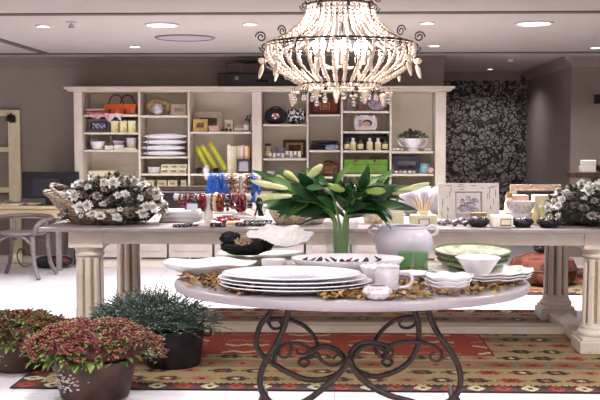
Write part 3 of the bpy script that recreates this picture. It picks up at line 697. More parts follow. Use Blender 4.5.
LIME = pm('lime_green_leather', '6fa032', '5c8c26', 12, .5, bump=.2)
x, z, w, h, Y = slot('F',3,343.5,387.5,158)
t = thing('green_suitcase', 'bright green suitcase with two brown straps on the bookcase', 'suitcase', (x, Y+.02, z))
MB().bx(-w/2, w/2, -.12, .12, .0, h*.92).build('case_body', LIME, t, smooth=False, bevel=.014)
MB().bx(-w/2-.003, w/2+.003, -.123, .123, h*.60, h*.63).build('lid_seam', pm('dark_green','3c5c1c','34501a',12,.5), t, smooth=False)
for s_ in (-.22,.2): 
    MB().bx(s_*w-.014, s_*w+.014, -.126, .126, h*.62, h*.935).build('strap', BROWN, t, smooth=False)
    MB().bx(s_*w-.016, s_*w+.016, -.131, -.122, h*.66, h*.76).build('buckle', GOLD, t, smooth=False)
    MB().tube([(s_*w+.05*math.cos(a), -.1, h*.92+.022*math.sin(a)) for a in [PI*i/8 for i in range(9)]], .006, 6).build('handle', BROWN, t)
# column G -----------------------------------------------------------------
x, z, w, h, Y = slot('G',0,404,423,138.5)
URN = thing('planted_urn', 'white two-handled urn of small greenery at the bookcase end', 'urn', (x-.01, Y-.03, z))
MB().lathe([(0,0),(w*.32,0),(w*.33,.012),(w*.28,.02),(w*.40,h*.35),(w*.45,h*.7),(w*.5,h*.97),(w*.51,h),(w*.46,h),(w*.42,h*.8),(0,h*.78)], 28).build('urn_body', CERAM, URN)
for s_ in (-1,1): MB().tube([(s_*w*.40,0,h*.28),(s_*w*.62,0,h*.45),(s_*w*.78,0,h*.75),(s_*w*.72,0,h*.98),(s_*w*.58,0,h*.95),(s_*w*.46,0,h*.72)], .008, 8).build('handle', CERAM, URN)
m = MB()
for k in range(240):
    a = R.uniform(0,2*PI); rr = math.sqrt(R.random()); p = (w*.72*rr*math.cos(a), w*.42*rr*math.sin(a), h*.93+(1-rr*rr)*.085*R.uniform(.4,1)+.01)
    m.leaf(p, (math.cos(a)*rr+R.uniform(-.3,.3), math.sin(a)*rr, .9), .04, .016, (R.uniform(-1,1),R.uniform(-1,1),.4), .3, mi=k%4==0, n=3)
m.ball((0,0,h*.9), w*.44, 14, 8, (1,1,.5)).build('foliage', [pm('dark_sage','4a5036','5a6040',20,.7), pm('pale_sage','9aa07c','888e6a',20,.7)], URN)
WST = pm('white_trinket','efeae8','d8d2d4',30,.4)
for i, (px, r_) in enumerate(((394,.02),(397.5,.026),(401.5,.02),(426.5,.02),(430,.022))):
    x = P(px,150,YB0+.06).x; r_ *= .85; o = MB().ball((0,0,r_*.75+.004), r_, 10, 7, (1.1,1,.75), wob=.3).build('white_pebble', WST, loc=(x, YB0+.07, ST['G',0])); tag(o, 'small white pebble on the urn shelf, %s' % ('nearest the divider','second from the divider','touching the urn foot','just past the urn','at the bookcase post')[i], 'pebble', 'white pebbles around the urn')
o = box_thing('gift_box', 'low whitish box behind white pebbles beside the urn', 'box', (P(395.5,149,YB0+.24).x+.0, YB0+.25, ST['G',0]), .085, .08, .06, pm('pale_beige','d8ccb8','c8bca8',14,.6), .02)
x, z, w, h, Y = slot('G',1,394,420,157)
def dusk(u, v): return 0 if v > .55 else (1 if v > .35+.08*math.sin(u*11) else 2)
picture_frame('picture_frame', 'dark blue-grey frame with a dim picture at the bookcase end', 'picture frame', (x, YB0+.18, z), w, h, .045, pm('slate_frame','565e78','4a5268',15,.5), dusk, [pm('dusk_grey','9a9aac','8c8c9e',12,.7), pm('dusk_tan','8c7a70','7c6a62',12,.7), pm('dusk_dark','4a4450','3e3844',12,.7)])
x, z, w, h, Y = slot('G',1,418.5,430,163.5)
bottle('storage_jar', 'pale turquoise jar beside the blue-grey frame', 'jar', (x, YB0+.12, z), w*.47, h, pm('turquoise_glaze','8fb8c4','7fa8b6',10,.3), pm('turquoise_glaze','8fb8c4'), None, .75)
o = MB().ball((0,0,.036), .036, 14, 10).build('decor_ball', pm('peach_ceramic','d8b0a4','cca094',10,.4), loc=(P(431,172,YB0+.05).x, YB0+.05, ST['G',1])); tag(o, 'peach coloured ball beside the turquoise jar', 'ball')
for i, px in enumerate((396,400.5,405,410,414)):
    o = MB().ball((0,0,.0185), .0185, 10, 7, (1.1,1,.8), wob=.3).build('shell', (WST, pm('peach_ceramic','d8b0a4'), PAPER)[i%3], loc=(P(px,174,YB0+.04).x, YB0+.05, ST['G',1])); tag(o, 'small shell before the blue-grey frame, %s from the divider' % ('first','second','third','fourth','fifth')[i], 'shell', 'shells before the blue-grey frame')
# cases on top of the bookcase ----------------------------------------------
def case(label, x0, x1, y0, y1, mat, Y):
    a = P(x0, y1, Y); b = P(x1, y0, Y); w = b.x-a.x
    t = thing('old_suitcase', label, 'suitcase', ((a.x+b.x)/2, Y+.11, 0), 0, 'old suitcases on the bookcase'); return t, w, b.z-a.z
z = btop
hh = P(250,73,10.9).z - btop
a, b = P(217.5,80,10.9).x, P(306,80,10.9).x; w = b-a
t = thing('old_suitcase', 'black old suitcase lying on top of the bookcase under a brown one', 'suitcase', ((a+b)/2, 11.02, z), 0, 'old suitcases on the bookcase')
MB().bx(-w/2, w/2, -.13, .13, 0, hh).build('case_body', pm('black_leather','201c1c','2a2624',18,.5,bump=.2), t, smooth=False, bevel=.015)
MB().bx(-w/2-.003, w/2+.003, -.133, .133, hh*.6, hh*.66).build('lid_seam', IRON, t, smooth=False)
for u in (-.28,.28): MB().bx(u*w-.02, u*w+.02, -.138, -.128, hh*.5, hh*.75).build('latch', GREYPL, t, smooth=False)
MB().tube([(-.06,-.13,hh*.45),(-.05,-.155,hh*.4),(.05,-.155,hh*.4),(.06,-.13,hh*.45)], .008, 6).build('handle', BLACK, t)
z += hh; h2 = P(250,62.5,10.9).z - z
a, b = P(226.5,70,10.9).x, P(300,70,10.9).x; w = b-a
t = thing('old_suitcase', 'dark brown old suitcase lying on the black suitcase', 'suitcase', ((a+b)/2, 11.03, z), 0, 'old suitcases on the bookcase')
MB().bx(-w/2, w/2, -.12, .12, 0, h2).build('case_body', pm('oxblood_leather','33221f','40302a',18,.5,bump=.2), t, smooth=False, bevel=.015)
MB().bx(-w/2-.003, w/2+.003, -.123, .123, h2*.55, h2*.62).build('lid_seam', IRON, t, smooth=False)
for u in (-.3,.3): MB().bx(u*w-.016, u*w+.016, -.126, .12, -0.0, h2+.002).build('strap', BROWN, t, smooth=False)
# ---------------------------------------------------------------- long display table
LX0, LX1, LY0, LY1 = -1.93, 2.06, 6.42, 8.15
TZ = .83
LT = thing('display_table', 'long white display table on fluted column legs behind the oval table', 'table', (.055, 7.23, 0))
TOPM = pm('grey_washed_wood', '9a8f8d', '8a7e7b', 5, .4, stretch=(.6,9,3), bump=.06)
def lt(name, x0, x1, y0, y1, z0, z1, mat=DIST, par=LT, bev=.005):
    return MB().bx(x0-.055, x1-.055, y0-7.23, y1-7.23, z0, z1).build(name, mat, par, smooth=False, bevel=bev)
lt('table_top', LX0, LX1, LY0, LY1, .803, TZ, TOPM)
ap = MB()
for q in ((LX0+.22, LX1-.22, LY0+.10, LY0+.13),(LX0+.22, LX1-.22, LY1-.13, LY1-.10)): ap.bx(q[0]-.055,q[1]-.055,q[2]-7.23,q[3]-7.23,.715,.803)
for q in ((LX0+.2, LX0+.23, LY0+.13, LY1-.13),(LX1-.23, LX1-.2, LY0+.13, LY1-.13)): ap.bx(q[0]-.055,q[1]-.055,q[2]-7.23,q[3]-7.23,.715,.803)
ap.build('apron', WHITE, LT, smooth=False, bevel=.004)
FLUTE = pm('antiqued_flute', 'ac9670', '947e58', 14, .6)
for X, Y in ((-1.642,6.62),(1.73,6.62),(-1.635,7.84),(1.73,7.84)):
    m = MB(); seg = 96; prof = [(.14,.105),(.105,.13),(.098,.16),(.093,.17),(.093,.185)] ; vs = []
    zs = [.185,.2,.22,.58,.61,.625]
    fs = []; ms = []
    for j, z in enumerate(zs):
        rad = .096-.008*(z-.185)/.44
        for i in range(seg):
            k = i % 12; dep = 0
            if 1 <= j <= 4:
                dep = [0,0,0,.2,.85,1.1,1.1,1.1,.85,.2,0,0][k]*.017*(.6 if j in (1,4) else 1)
            r_ = rad-dep; a = 2*PI*i/seg-PI/2+.065
            vs.append((r_*math.cos(a), r_*math.sin(a), z))
    for j in range(len(zs)-1):
        for i in range(seg):
            i2 = (i+1)%seg; fs.append((j*seg+i, j*seg+i2, (j+1)*seg+i2, (j+1)*seg+i)); k = i % 12
            ms.append(1 if (0 < j < 4 and 4 <= k <= 7) else 0)
    m.add(vs, fs, ms)
    leg = m.build('leg', [DIST, FLUTE], LT, loc=(X-.055, Y-7.23, 0))
    MB().bx(-.115,.115,-.115,.115,.69,.803).lathe([(.085,.625),(.098,.635),(.098,.65),(.088,.655),(.11,.69)], 40).build('capital', DIST, leg, bevel=.004)
    MB().bx(-.135,.135,-.135,.135,.0095,.09).bx(-.12,.12,-.12,.12,.0901,.115).lathe([(.118,.115),(.124,.135),(.112,.152),(.1,.158),(.105,.17),(.096,.185)], 40).build('plinth', DIST, leg, bevel=.005)
for X in (-1.638, 1.73):
    lt('side_stretcher', X-.085, X+.085, 6.757, 7.703, .0095, .07)
lt('long_stretcher', -1.53, 1.645, 7.15, 7.31, .0095, .062)
def onlt(px, py):   # point of the table top at a pixel
    return PZ(px, py, TZ)
def tw(x0, x1, Y): return P(x1,220,Y).x-P(x0,220,Y).x
def th(py, Y, z=TZ): return P(300,py,Y).z - z
# ---------------------------------------------------------------- flower baskets
def weave_mat(name, c1, c2, scale=60):
    m = pm(name, c1, c2, 30, .75); N, L, b = nodes(m)
    tc = N.new('ShaderNodeTexCoord'); w = N.new('ShaderNodeTexWave'); w.bands_direction = 'Z'; w.inputs['Scale'].default_value = scale*.3; w.inputs['Distortion'].default_value = 2.5; w.inputs['Detail'].default_value = 2
    ck = N.new('ShaderNodeTexChecker'); ck.inputs['Scale'].default_value = scale*.55; L.new(tc.outputs['Object'], ck.inputs[0])
    L.new(tc.outputs['Object'], w.inputs['Vector']); mm = N.new('ShaderNodeMath'); mm.operation = 'ADD'; L.new(w.outputs[1], mm.inputs[0]); L.new(ck.outputs[1], mm.inputs[1])
    bp = N.new('ShaderNodeBump'); bp.inputs['Strength'].default_value = .9; bp.inputs['Distance'].default_value = .012; L.new(mm.outputs[0], bp.inputs['Height']); L.new(bp.outputs[0], b.inputs['Normal'])
    return m
BASK = weave_mat('grey_wicker', 'c2ab90', '96806a')
PET = pm('white_petal', 'f6f4f2', 'e6e2dc', 30, .7); PETC = pm('straw_center', '9a8a62', '7c6c48', 40, .8); STEMG = pm('dry_green', '5c5e48', '444534', 25, .8)
def bloom_mesh(r, seed):
    rr = random.Random(seed); m = MB()
    for ring, (cnt, ln, el) in enumerate(((14,r,.15),(12,r*.9,.45),(10,r*.75,.8),(7,r*.5,1.15))):
        for k in range(cnt):
            a = 2*PI*(k+.5*ring)/cnt+rr.uniform(-.2,.2); e = el+rr.uniform(-.25,.25); l = ln*rr.uniform(.7,1.2)
            m.leaf((0,0,.005*ring), (math.cos(a)*math.cos(e), math.sin(a)*math.cos(e), math.sin(e)), l, r*.52, (-math.cos(a)*math.sin(e), -math.sin(a)*math.sin(e), 1), rr.uniform(-.2,.4), mi=2 if rr.random() < .15 else 0, n=3, fold=.04, point=.35)
    return m
BM = [bloom_mesh(.044, 1), bloom_mesh(.038, 2), bloom_mesh(.040, 3)]
GP = pm('grey_petal','b4aca0','968e80',30,.8); GP2 = pm('dry_petal','8c8272','70685a',30,.8)
BLOOMS = [BM[0].mesh('bloom',[PET,PETC,GP]), BM[1].mesh('bloom',[PET,PETC,GP]), BM[2].mesh('bloom',[GP,PETC,GP2]), BM[1].mesh('bloom',[GP2,PETC,STEMG])]
sm = MB(); sm.tube([(0,0,0),(.004,0,-.05),(.012,.004,-.11)], .0035, 5)
for k in range(3): a = k*2.1; sm.leaf((.002,0,-.03-.02*k), (math.cos(a),math.sin(a),.3), .045, .012, (0,0,1), .3, n=3)
STEMME = sm.mesh('dried_flower', STEMG)
def flower(p, nrm, s, label, group):
    o = bpy.data.objects.new('dried_flower', STEMME); COL.objects.link(o); tag(o, label, 'flower', group)
    o.location = p; o.rotation_euler = Vector(nrm).to_track_quat('Z','Y').to_euler(); o.scale = (s,s,s)
    c = bpy.data.objects.new('bloom', R.choice(BLOOMS)); COL.objects.link(c); c.parent = o; c.scale = (R.uniform(.8,1.25), R.uniform(.6,1), R.uniform(.7,1.2)); c.rotation_euler = (R.uniform(-.3,.3), R.uniform(-.3,.3), R.uniform(-.5,.5))
def trug(label, X, Y, a, b, h, rise, rz=0):
    t = thing('wicker_basket', label, 'basket', (X, Y, TZ), rz); m = MB()
    def wv(an, q, r, z):
        lift = (rise*max(0, -math.cos(an))**1.6 + .05*max(0, math.cos(an))**3)* (z/h if h else 0); out = 1+.22*max(0,-math.cos(an))**2*(z/h)
        return r*out, z+lift*.9
    pr = [(0,.004),(.62,.004),(.66,0),(.78,h*.25),(.9,h*.6),(1,h),(.965,h),(.87,h*.6),(.74,h*.28),(.6,.016),(0,.016)]
    m.lathe([(r*a,z) for r,z in pr], 48, (0,0,0), 1, b/a, 0, wv); m.build('basket_body', BASK, t)
    m = MB()
    for ph in (0, PI):
        m.tube([(lambda an: ((wv(an,1,a*.985,h)[0]+.006*math.cos(22*an+ph))*math.cos(an), (wv(an,1,a*.985,h)[0]+.006*math.cos(22*an+ph))*math.sin(an)*b/a, wv(an,1,a,h)[1]+.007*math.sin(22*an+ph)))(2*PI*i/140) for i in range(140)], .0095, 6, True)
    m.build('braided_rim', BASK, t)
    m = MB()
    for ph in (0, 2, 4):
        pts = []
        for i in range(31):
            q = i/30; an = PI*.62+q*PI*.76; rr, zz = wv(an,1,a*.98,h); u = math.sin(PI*q)
            pts.append((rr*math.cos(an)*(1-.12*u)+.006*math.cos(q*40+ph), rr*math.sin(an)*b/a, zz+.045*u**.7+.006*math.sin(q*40+ph)))
        m.tube(pts, .009, 6)
    m.build('handle', BASK, t)
    return t
def twigs(label, X, Y, a, b, z0, H, n):
    m = MB(); 
    m.ball((0,0,0), 1, 30, 14, (a*.9,b*.85,H*.80), mi=1, wob=.15)
    for k in range(n):
        an = R.uniform(0,2*PI); rr = math.sqrt(R.random()); zz = H*math.sqrt(max(0,1-rr*rr))
        p = Vector((a*.95*rr*math.cos(an), b*.95*rr*math.sin(an), zz*.86)); d = Vector((math.cos(an)*rr+R.uniform(-.5,.5), math.sin(an)*rr*1-.3, R.uniform(-.1,.9)))
        m.leaf(p, d, R.uniform(.03,.075), R.uniform(.008,.022), (R.uniform(-1,1),R.uniform(-1,1),1), .3, mi=R.choice((0,0,1,2,3)), n=3)
    lo_ = TZ+.022-z0
    m.v = [Vector((p.x, p.y, max(p.z, lo_+.004*math.sin(p.x*90)))) for p in m.v]
    o = m.build('dried_foliage', [STEMG, pm('dark_olive','3c3a2e','2c2a22',25,.8), pm('dusty_mauve','7a6670','67545e',25,.8), pm('silver_green','8a8c7a','767866',25,.8)], loc=(X,Y,z0))
    return tag(o, label, 'foliage', kind='stuff')
def fill(X, Y, a, b, z0, H, n, label, group, zmin=-.55):
    pts = []
    tries = 0
    while len(pts) < n and tries < 9000:
        tries += 1
        an = R.uniform(0,2*PI); el = math.asin(R.uniform(zmin,1)); 
        if math.sin(an) > .45: continue
        u = Vector((math.cos(an)*math.cos(el), math.sin(an)*math.cos(el), math.sin(el)))
        p = Vector((X+a*u.x, Y+b*u.y, z0+H*u.z))
        if p.z < TZ+.05 or any((p-q[0]).length < .05 for q in pts): continue
        nv = Vector((u.x*.6+R.uniform(-.3,.5), u.y*.4-.35+R.uniform(-.3,.3), .8+R.uniform(-.3,.3))).normalized(); pts.append((p, nv))
    for p, nv in pts: flower(p, nv, R.uniform(.65,1.25), label, group)
bx_ = P(108,222,6.82).x
trug('grey wicker trug of white dried flowers at the table end near the monitor', bx_-.02, 6.82, .345, .26, .10, .13, -.05)
twigs('dry grey-green foliage packed between flowers of the trug near the monitor', bx_+.02, 6.82, .34, .25, .915, .225, 1300)
fill(bx_+.035, 6.80, .36, .26, .915, .235, 70, 'white dried flower bunched in the wicker trug near the monitor', 'white dried flowers in the trug')
bx2 = P(592,222,6.8).x
trug('grey wicker basket of white dried flowers at the table end by the white cone box', bx2+.09, 6.84, .27, .22, .055, .0, .0)
twigs('dry grey-green foliage among flowers of the basket by the white cone box', bx2+.02, 6.8, .32, .24, .90, .205, 1200)
fill(bx2+.01, 6.78, .33, .25, .895, .215, 56, 'white dried flower bunched in the basket by the white cone box', 'white dried flowers in the far basket')
# ---------------------------------------------------------------- trays and cloths beside the trug
a = P(162,222,6.98).x; w = tw(162,203,6.98)
for k, lb in enumerate(('bottom white tray of the stack beside the wicker trug','second white tray from bottom beside the wicker trug','top white tray of the stack beside the wicker trug')):
    t = thing('white_tray', lb, 'tray', (a+w/2+(.0,.012,-.008)[k], 6.98, TZ+k*.028), (.0,.03,-.02)[k], 'white trays by the trug')
    MB().bx(-w/2, w/2, -.11, .11, 0, .006).bx(-w/2, w/2, -.11, -.104, .006, .026).bx(-w/2, w/2, .104, .11, .006, .026).bx(-w/2, -w/2+.006, -.104, .104, .006, .026).bx(w/2-.006, w/2, -.104, .104, .006, .026).build('tray_body', CERAM, t, smooth=False, bevel=.003)
# ---------------------------------------------------------------- bracelet stands
REDB = pm('red_bead', 'a01c28', '821420', 20, .2); BLKB = pm('black_bead', '1a1418', '2a2026', 20, .2); CRMB = pm('cream_bead', 'e4cfa0', 'd6be8c', 20, .3)
AMB = pm('amber_bead', 'b0602c', '8c4820', 20, .25); BLUB = pm('blue_cord', '1f62c4', '184fa6', 20, .5); GRYB = pm('steel_bead', '8e8a98', '747080', 20, .25, .3)
WSTAND = pm('chipped_white_stand', 'e6deda', 'd4cac6', 12, .5)
def tstand(label, px, ybar, x0, x1, Y, yb=226):
    p = P(px, 215, Y); zbar = P(px, ybar, Y).z
    t = thing('bracelet_stand', label, 'stand', (p.x, Y, TZ)); H = zbar-TZ
    MB().lathe([(0,0),(.105,0),(.105,.012),(.06,.024),(.035,.034),(0,.034)], 28).build('base', WSTAND, t)
    MB().lathe([(.034,.03),(.032,.06),(.026,H*.6),(.02,H-.012),(0,H-.012)], 20).build('post', WSTAND, t)
    l = P(x0,ybar,Y).x-p.x; r = P(x1,ybar,Y).x-p.x
    MB().lathe([(0,l-.012),(.018,l-.006),(.024,l),(.02,l+.03),(.019,r-.03),(.024,r),(.018,r+.006),(0,r+.012)], 16, M=Matrix.Translation((0,0,H)) @ Matrix.Rotation(PI/2,4,'Y')).build('arm', WSTAND, t)
    return p.x, zbar, l+p.x, r+p.x
def bracelet_mesh(r, rb, n, mats, ell=1.0, name='bracelet'):
    m = MB()
    for k in range(n):
        a = 2*PI*k/n; m.ball((0, r*math.cos(a), r*ell*math.sin(a)), rb, 6, 5, mi=k % len(mats))
    return m.mesh(name, mats)
def hang(me, x, Y, zbar, r, ell, label, group, cat='bracelet', rz=0, nm='bracelet'):
    o = bpy.data.objects.new(nm, me); COL.objects.link(o); o.location = (x, Y, zbar+.016-r*ell); o.rotation_euler = (0,0,rz); tag(o, label, cat, group); return o
YS1 = 6.66
px_, zb_, l_, r_ = tstand('white T-bar stand in front, loaded with red and black beaded bracelets', 208.5, 197, 175, 250, YS1)
kinds = {'r':(bracelet_mesh(.046,.0095,20,[REDB,REDB,BLKB]),.046,'red beaded bracelet hanging on the front white T-bar stand','red bracelets'),
 'k':(bracelet_mesh(.046,.009,20,[BLKB,GRYB]),.046,'black and steel beaded bracelet hanging on the front white T-bar stand','dark bracelets'),
 'c':(bracelet_mesh(.046,.017,11,[CRMB]),.046,'chunky cream bead bracelet hanging over the post of the front stand','cream bracelets'),
 'w':(bracelet_mesh(.048,.008,22,[WSTAND,BLKB]),.048,'white and black beaded bracelet hanging on the front white T-bar stand','white bracelets')}
x = l_+.03; seq = 'rkrrkrkrrrrkrcrrrkrrkrrr'; step = (r_-l_-.06)/len(seq)
for i, c in enumerate(seq):
    xx = l_+.03+step*(i+.5)
    if abs(xx-px_) < .024: xx = px_ + math.copysign(.028, xx-px_)
    me, r, lb, g = kinds[c]; s_ = R.uniform(.85,1.2); o = hang(me, xx, YS1, zb_, r*s_, 1, lb, g); o.rotation_euler = (R.uniform(0,6.28), 0, R.uniform(-.3,.3)); o.scale = (s_,s_,s_)
TAG = pm('price_tag', 'd8dcee', 'ccd0e4', 20, .6)
o = MB().bx(-.035,.035,-.002,.002,-.045,.0).build('price_tag', TAG, loc=(P(192,200,YS1-.075).x, YS1-.075, zb_-.04), smooth=False); tag(o, 'pale rectangular price tag hanging among the red bracelets', 'tag')
YS2 = 7.35
px2, zb2, l2, r2_ = tstand('white T-bar stand behind, draped with blue and amber necklaces', 241.5, 177, 206, 258, YS2)
def neck(mats, r, rb, n, ell, nm='necklace'): return bracelet_mesh(r, rb, n, mats, ell, nm)
K2 = [('b',neck([BLUB],.05,.012,30,2.0),.05,2.0,'bright blue bead necklace hanging on the rear white stand','blue necklaces'),
      ('a',neck([AMB,AMB,CRMB],.05,.012,30,1.9),.05,1.9,'amber bead necklace hanging on the rear white stand','amber necklaces'),
      ('k',neck([BLKB,GRYB],.055,.011,34,2.2),.055,2.2,'black and steel bead necklace hanging on the rear white stand','black necklaces'),
      ('s',neck([WSTAND,GRYB],.05,.011,30,1.8),.05,1.8,'pale stone bead necklace hanging on the rear white stand','pale necklaces')]
K2 = {k[0]:k[1:] for k in K2}
seq = 'bbbkbbsakaassakkb'; step = (r2_-l2-.04)/len(seq)
for i, c in enumerate(seq):
    xx = l2+.02+step*(i+.5)
    if abs(xx-px2) < .024: xx = px2+math.copysign(.03, xx-px2)
    me, r, el, lb, g = K2[c]; hang(me, xx, YS2, zb2, r, el, lb, g, 'necklace', R.uniform(-.2,.2), 'necklace')
# blue cloth pouches hanging behind the red bracelets
BLUEC = pm('blue_satin', '1d66c8', '0f4a9c', 12, .45, bump=.3)
for i, (px, a, b) in enumerate(((208,179,199),(215,181,200),(225,180,199),(254,185,199))):
    p0 = P(px, b, 7.2); hgt = P(px, a, 7.2).z-p0.z
    m = MB()
    for k in range(11):
        q = R.uniform(-.028,.028); L_ = hgt*R.uniform(.75,1.1); m.tube([(q*.3,0,hgt*.5),(q*.8,R.uniform(-.012,.012),hgt*.1),(q,R.uniform(-.014,.014),hgt*.5-L_*.7),(q*1.25+R.uniform(-.01,.01),R.uniform(-.014,.014),hgt*.5-L_)], [.004,.009,.012,.007], 6, flat=.5)
    o = m.build('satin_tassel', BLUEC, loc=(p0.x, 7.3-.015*(i%2), zb2-.02-hgt/2)); tag(o, 'bright blue satin tassel hanging off the rear white stand', 'tassel', 'blue satin tassels')
# lying jewellery
def lying(mats, px, py, r, rb, n, label, group, nm='bracelet', cat='bracelet', ys=1.0):
    p = onlt(px, py); m = MB()
    for k in range(n):
        a = 2*PI*k/n; m.ball((r*math.cos(a), r*ys*math.sin(a), rb), rb, 7, 5, mi=k%len(mats))
    o = m.build(nm, mats, loc=(p.x, p.y, TZ)); tag(o, label, cat, group)
for i, (px, py) in enumerate(((218,222.5),(225,219),(232.5,221.5))): lying([REDB,REDB,BLKB], px, py, .055-.006*i, .013, 18, 'red beaded bracelet lying flat between the two white stands', 'lying red bracelets')
lying([CRMB], 234, 225, .04, .014, 12, 'cream beaded bracelet lying flat beside the front stand base', None)
for i, (px, py) in enumerate(((218,226.5),(243,226),(250.5,223.5),(258,226),(265,223.5),(270,226.5))): lying([BLKB,GRYB,BROWN], px, py, .042, .0125, 15, 'dark steel and brown beaded bracelet lying flat before the patterned bowl', 'lying dark bracelets')
for i, (px, py) in enumerate(((192,225.8),(181,226.8))): lying([BLKB,GRYB], px, py, .05, .008, 24, 'thin black beaded bracelet lying flat before the front stand', 'thin black bracelets')
# dark boxes and pale boxes behind the stands
p = P(176,213,7.75)
box_thing('black_box', 'large black box behind the front bracelet stand and the trug', 'box', (p.x+.05, 7.85, TZ), tw(163,206,7.85), .18, th(192,7.85), BLACK, .04)
for i, (x0, x1, yt, zb__) in enumerate(((243,262,208.5,0),(244,261,203.5,1))):
    p = P((x0+x1)/2,213,7.15); w = tw(x0,x1,7.15); hh = .045
    box_thing('white_box', ('lower','upper')[i]+' pale box of the pair behind the dark bracelets', 'box', (p.x, 7.62, TZ+i*.047), w, .13, hh, WPAPER, None, group='pale boxes behind the bracelets')
p = P(222,215,7.6); box_thing('white_box', 'long low white box between the two bracelet stands', 'box', (p.x, 7.75, TZ), .2, .12, .07, WPAPER, .02)
hp = P(256,195,7.15)
t = thing('tassel_necklace', 'long black tassel necklace hanging from the arm end of the rear stand', 'necklace', (P(259,178,YS2).x, YS2, zb2+.012))
MB().tube([(-.015,0,-.0),(-.012,0,-.1),(0,0,-.16)], .004, 6).tube([(.02,0,-.0),(.014,0,-.1),(0,0,-.16)], .004, 6).build('cord', BLACK, t)
m = MB()
for k in range(9): m.tube([(0,0,-.15),(R.uniform(-.03,.03),R.uniform(-.02,.02),-.2),(R.uniform(-.035,.035),R.uniform(-.02,.02),-.30)], .006, 5)
m.build('tassel', BLACKCLOTH, t)
# ---------------------------------------------------------------- patterned bowl basket behind the lilies
PATT = pm('cream_scroll_pattern', 'd9ccb4', 'cbbca2', 14, .7)
N_, L_, b_ = nodes(PATT)
tc = N_.new('ShaderNodeTexCoord'); nz = N_.new('ShaderNodeTexNoise'); nz.inputs['Scale'].default_value = 13; nz.inputs['Detail'].default_value = 1.5; nz.inputs['Distortion'].default_value = 1.8
L_.new(tc.outputs['Object'], nz.inputs['Vector']); rr = N_.new('ShaderNodeValToRGB'); e = rr.color_ramp.elements; e[0].position = .47; e[0].color = (0,0,0,1); e[1].position = .49; e[1].color = (1,1,1,1); e2 = e.new(.51); e2.color = (1,1,1,1); e3 = e.new(.53); e3.color = (0,0,0,1)
L_.new(nz.outputs[0], rr.inputs[0]); mx = N_.new('ShaderNodeMix'); mx.data_type = 'RGBA'; mx.inputs[6].default_value = lin('d9ccb4'); mx.inputs[7].default_value = lin('8a6f58'); L_.new(rr.outputs[0], mx.inputs[0]); L_.new(mx.outputs[2], b_.inputs['Base Color'])
p = P(299,222,6.85); r = tw(268,330,6.85)/2; h = th(197,6.85)
t = thing('patterned_planter', 'round cream planter with brown scroll pattern behind the lily vase', 'planter', (p.x, 6.85, TZ))
MB().lathe([(0,0),(r*.7,0),(r*.78,.01),(r*.97,h*.4),(r,h*.7),(r*.95,h),(r*.9,h),(r*.92,h*.6),(r*.7,.03),(0,.03)], 36).build('planter_body', PATT, t)
MB().tube([(r*.93*math.cos(2*PI*i/40), r*.93*math.sin(2*PI*i/40), h) for i in range(40)], .01, 6, True).build('rim', BASK, t)
# white bowls, cushions behind lilies
for i, (x0, x1, yt, Y) in enumerate(((344,398,186,7.85),)):
    w = tw(x0,x1,Y); p = P((x0+x1)/2,215,Y)
    hb = th(yt,Y)
    t = thing('white_bowl', 'large white footed bowl behind the lilies on the long table', 'bowl', (p.x, Y-.0, TZ)); q = w/2
    MB().lathe([(0,0),(q*.45,0),(q*.46,.012),(q*.2,hb*.3),(q*.25,hb*.42),(q*.7,hb*.62),(q,hb),(q*.96,hb),(q*.6,hb*.66),(0,hb*.5)], 36).build('footed_bowl', CERAM, t)
PEB = pm('grey_lilac_cushion', 'a89ea8', '968c98', 10, .85, bump=.15)
for i, (x0, x1, yt, Y, rz) in enumerate(((399,421,187,7.6,.2),(415,433,183.5,7.78,-.2),(428,446,186,7.6,.3))):
    w = tw(x0,x1,Y); p = P((x0+x1)/2,215,Y); hgt = th(yt,Y)
    o = MB().ball((0,0,hgt/2), 1, 22, 14, (w/2,.08,hgt/2), pw=.9, wob=.05).build('soft_toy_cushion', PEB, loc=(p.x, Y, TZ), rz=rz); o.name = 'upright_cushion'; tag(o, 'grey-lilac upright cushion behind the reed diffuser, '+('nearest the candle box','middle one','nearest the white frame')[i], 'cushion', 'grey-lilac cushions')
# lined basket + candle box + diffuser
p = P(374,218,6.85); r = tw(363,387,6.85)/2; h = th(205,6.85)
t = thing('lined_basket', 'small round basket with cream fabric lining beside the candle box', 'basket', (p.x, 6.9, TZ))
MB().lathe([(0,0),(r*.8,0),(r*.95,h*.5),(r,h*.8),(r*.95,h*.8),(r*.75,.02),(0,.02)], 28).build('basket_body', PATT, t)
MB().lathe([(r*.9,h*.7),(r*1.03,h*.72),(r*1.06,h*.95),(r*.98,h),(r*.9,h*.9),(r*.7,h*.3),(0,h*.2)], 36, wave=lambda a,q,rr,z:(rr*(1+.04*math.sin(9*a)),z+.006*math.sin(9*a))).build('lining', WPAPER, t)
p = P(394,222,6.7); w = tw(386,403.5,6.7); h = th(203.5,6.7)
GREENC = pm('pale_green_cream', 'e4dfc0', 'd8d2b0', 14, .6)
box_thing('candle_box', 'cream candle box with framed label beside the reed diffuser', 'box', (p.x, 6.66, TZ), w, .11, h, GREENC, .02, GREENC, (-w*.3,w*.3,h*.62,h*.8,WPAPER))
p = P(423,224,6.62); w = tw(409.5,436.5,6.62); h = th(214,6.62)
t = thing('reed_diffuser', 'cream reed diffuser pot with fanned pale reeds before the white frame', 'diffuser', (p.x, 6.6, TZ))
MB().bx(-w/2, w/2, -.06, .06, 0, h).build('pot_body', GREENC, t, smooth=False, bevel=.008)
MB().bx(-w*.2, w*.2, -.0635, -.059, h*.15, h*.7).build('label_frame', BROWN, t, smooth=False); MB().bx(-w*.17, w*.17, -.065, -.063, h*.2, h*.65).build('paper_label', WPAPER, t, smooth=False)
MB().lathe([(.03,h),(.028,h+.02),(.022,h+.02),(.022,h),(0,h)], 16).build('neck', GREENC, t)
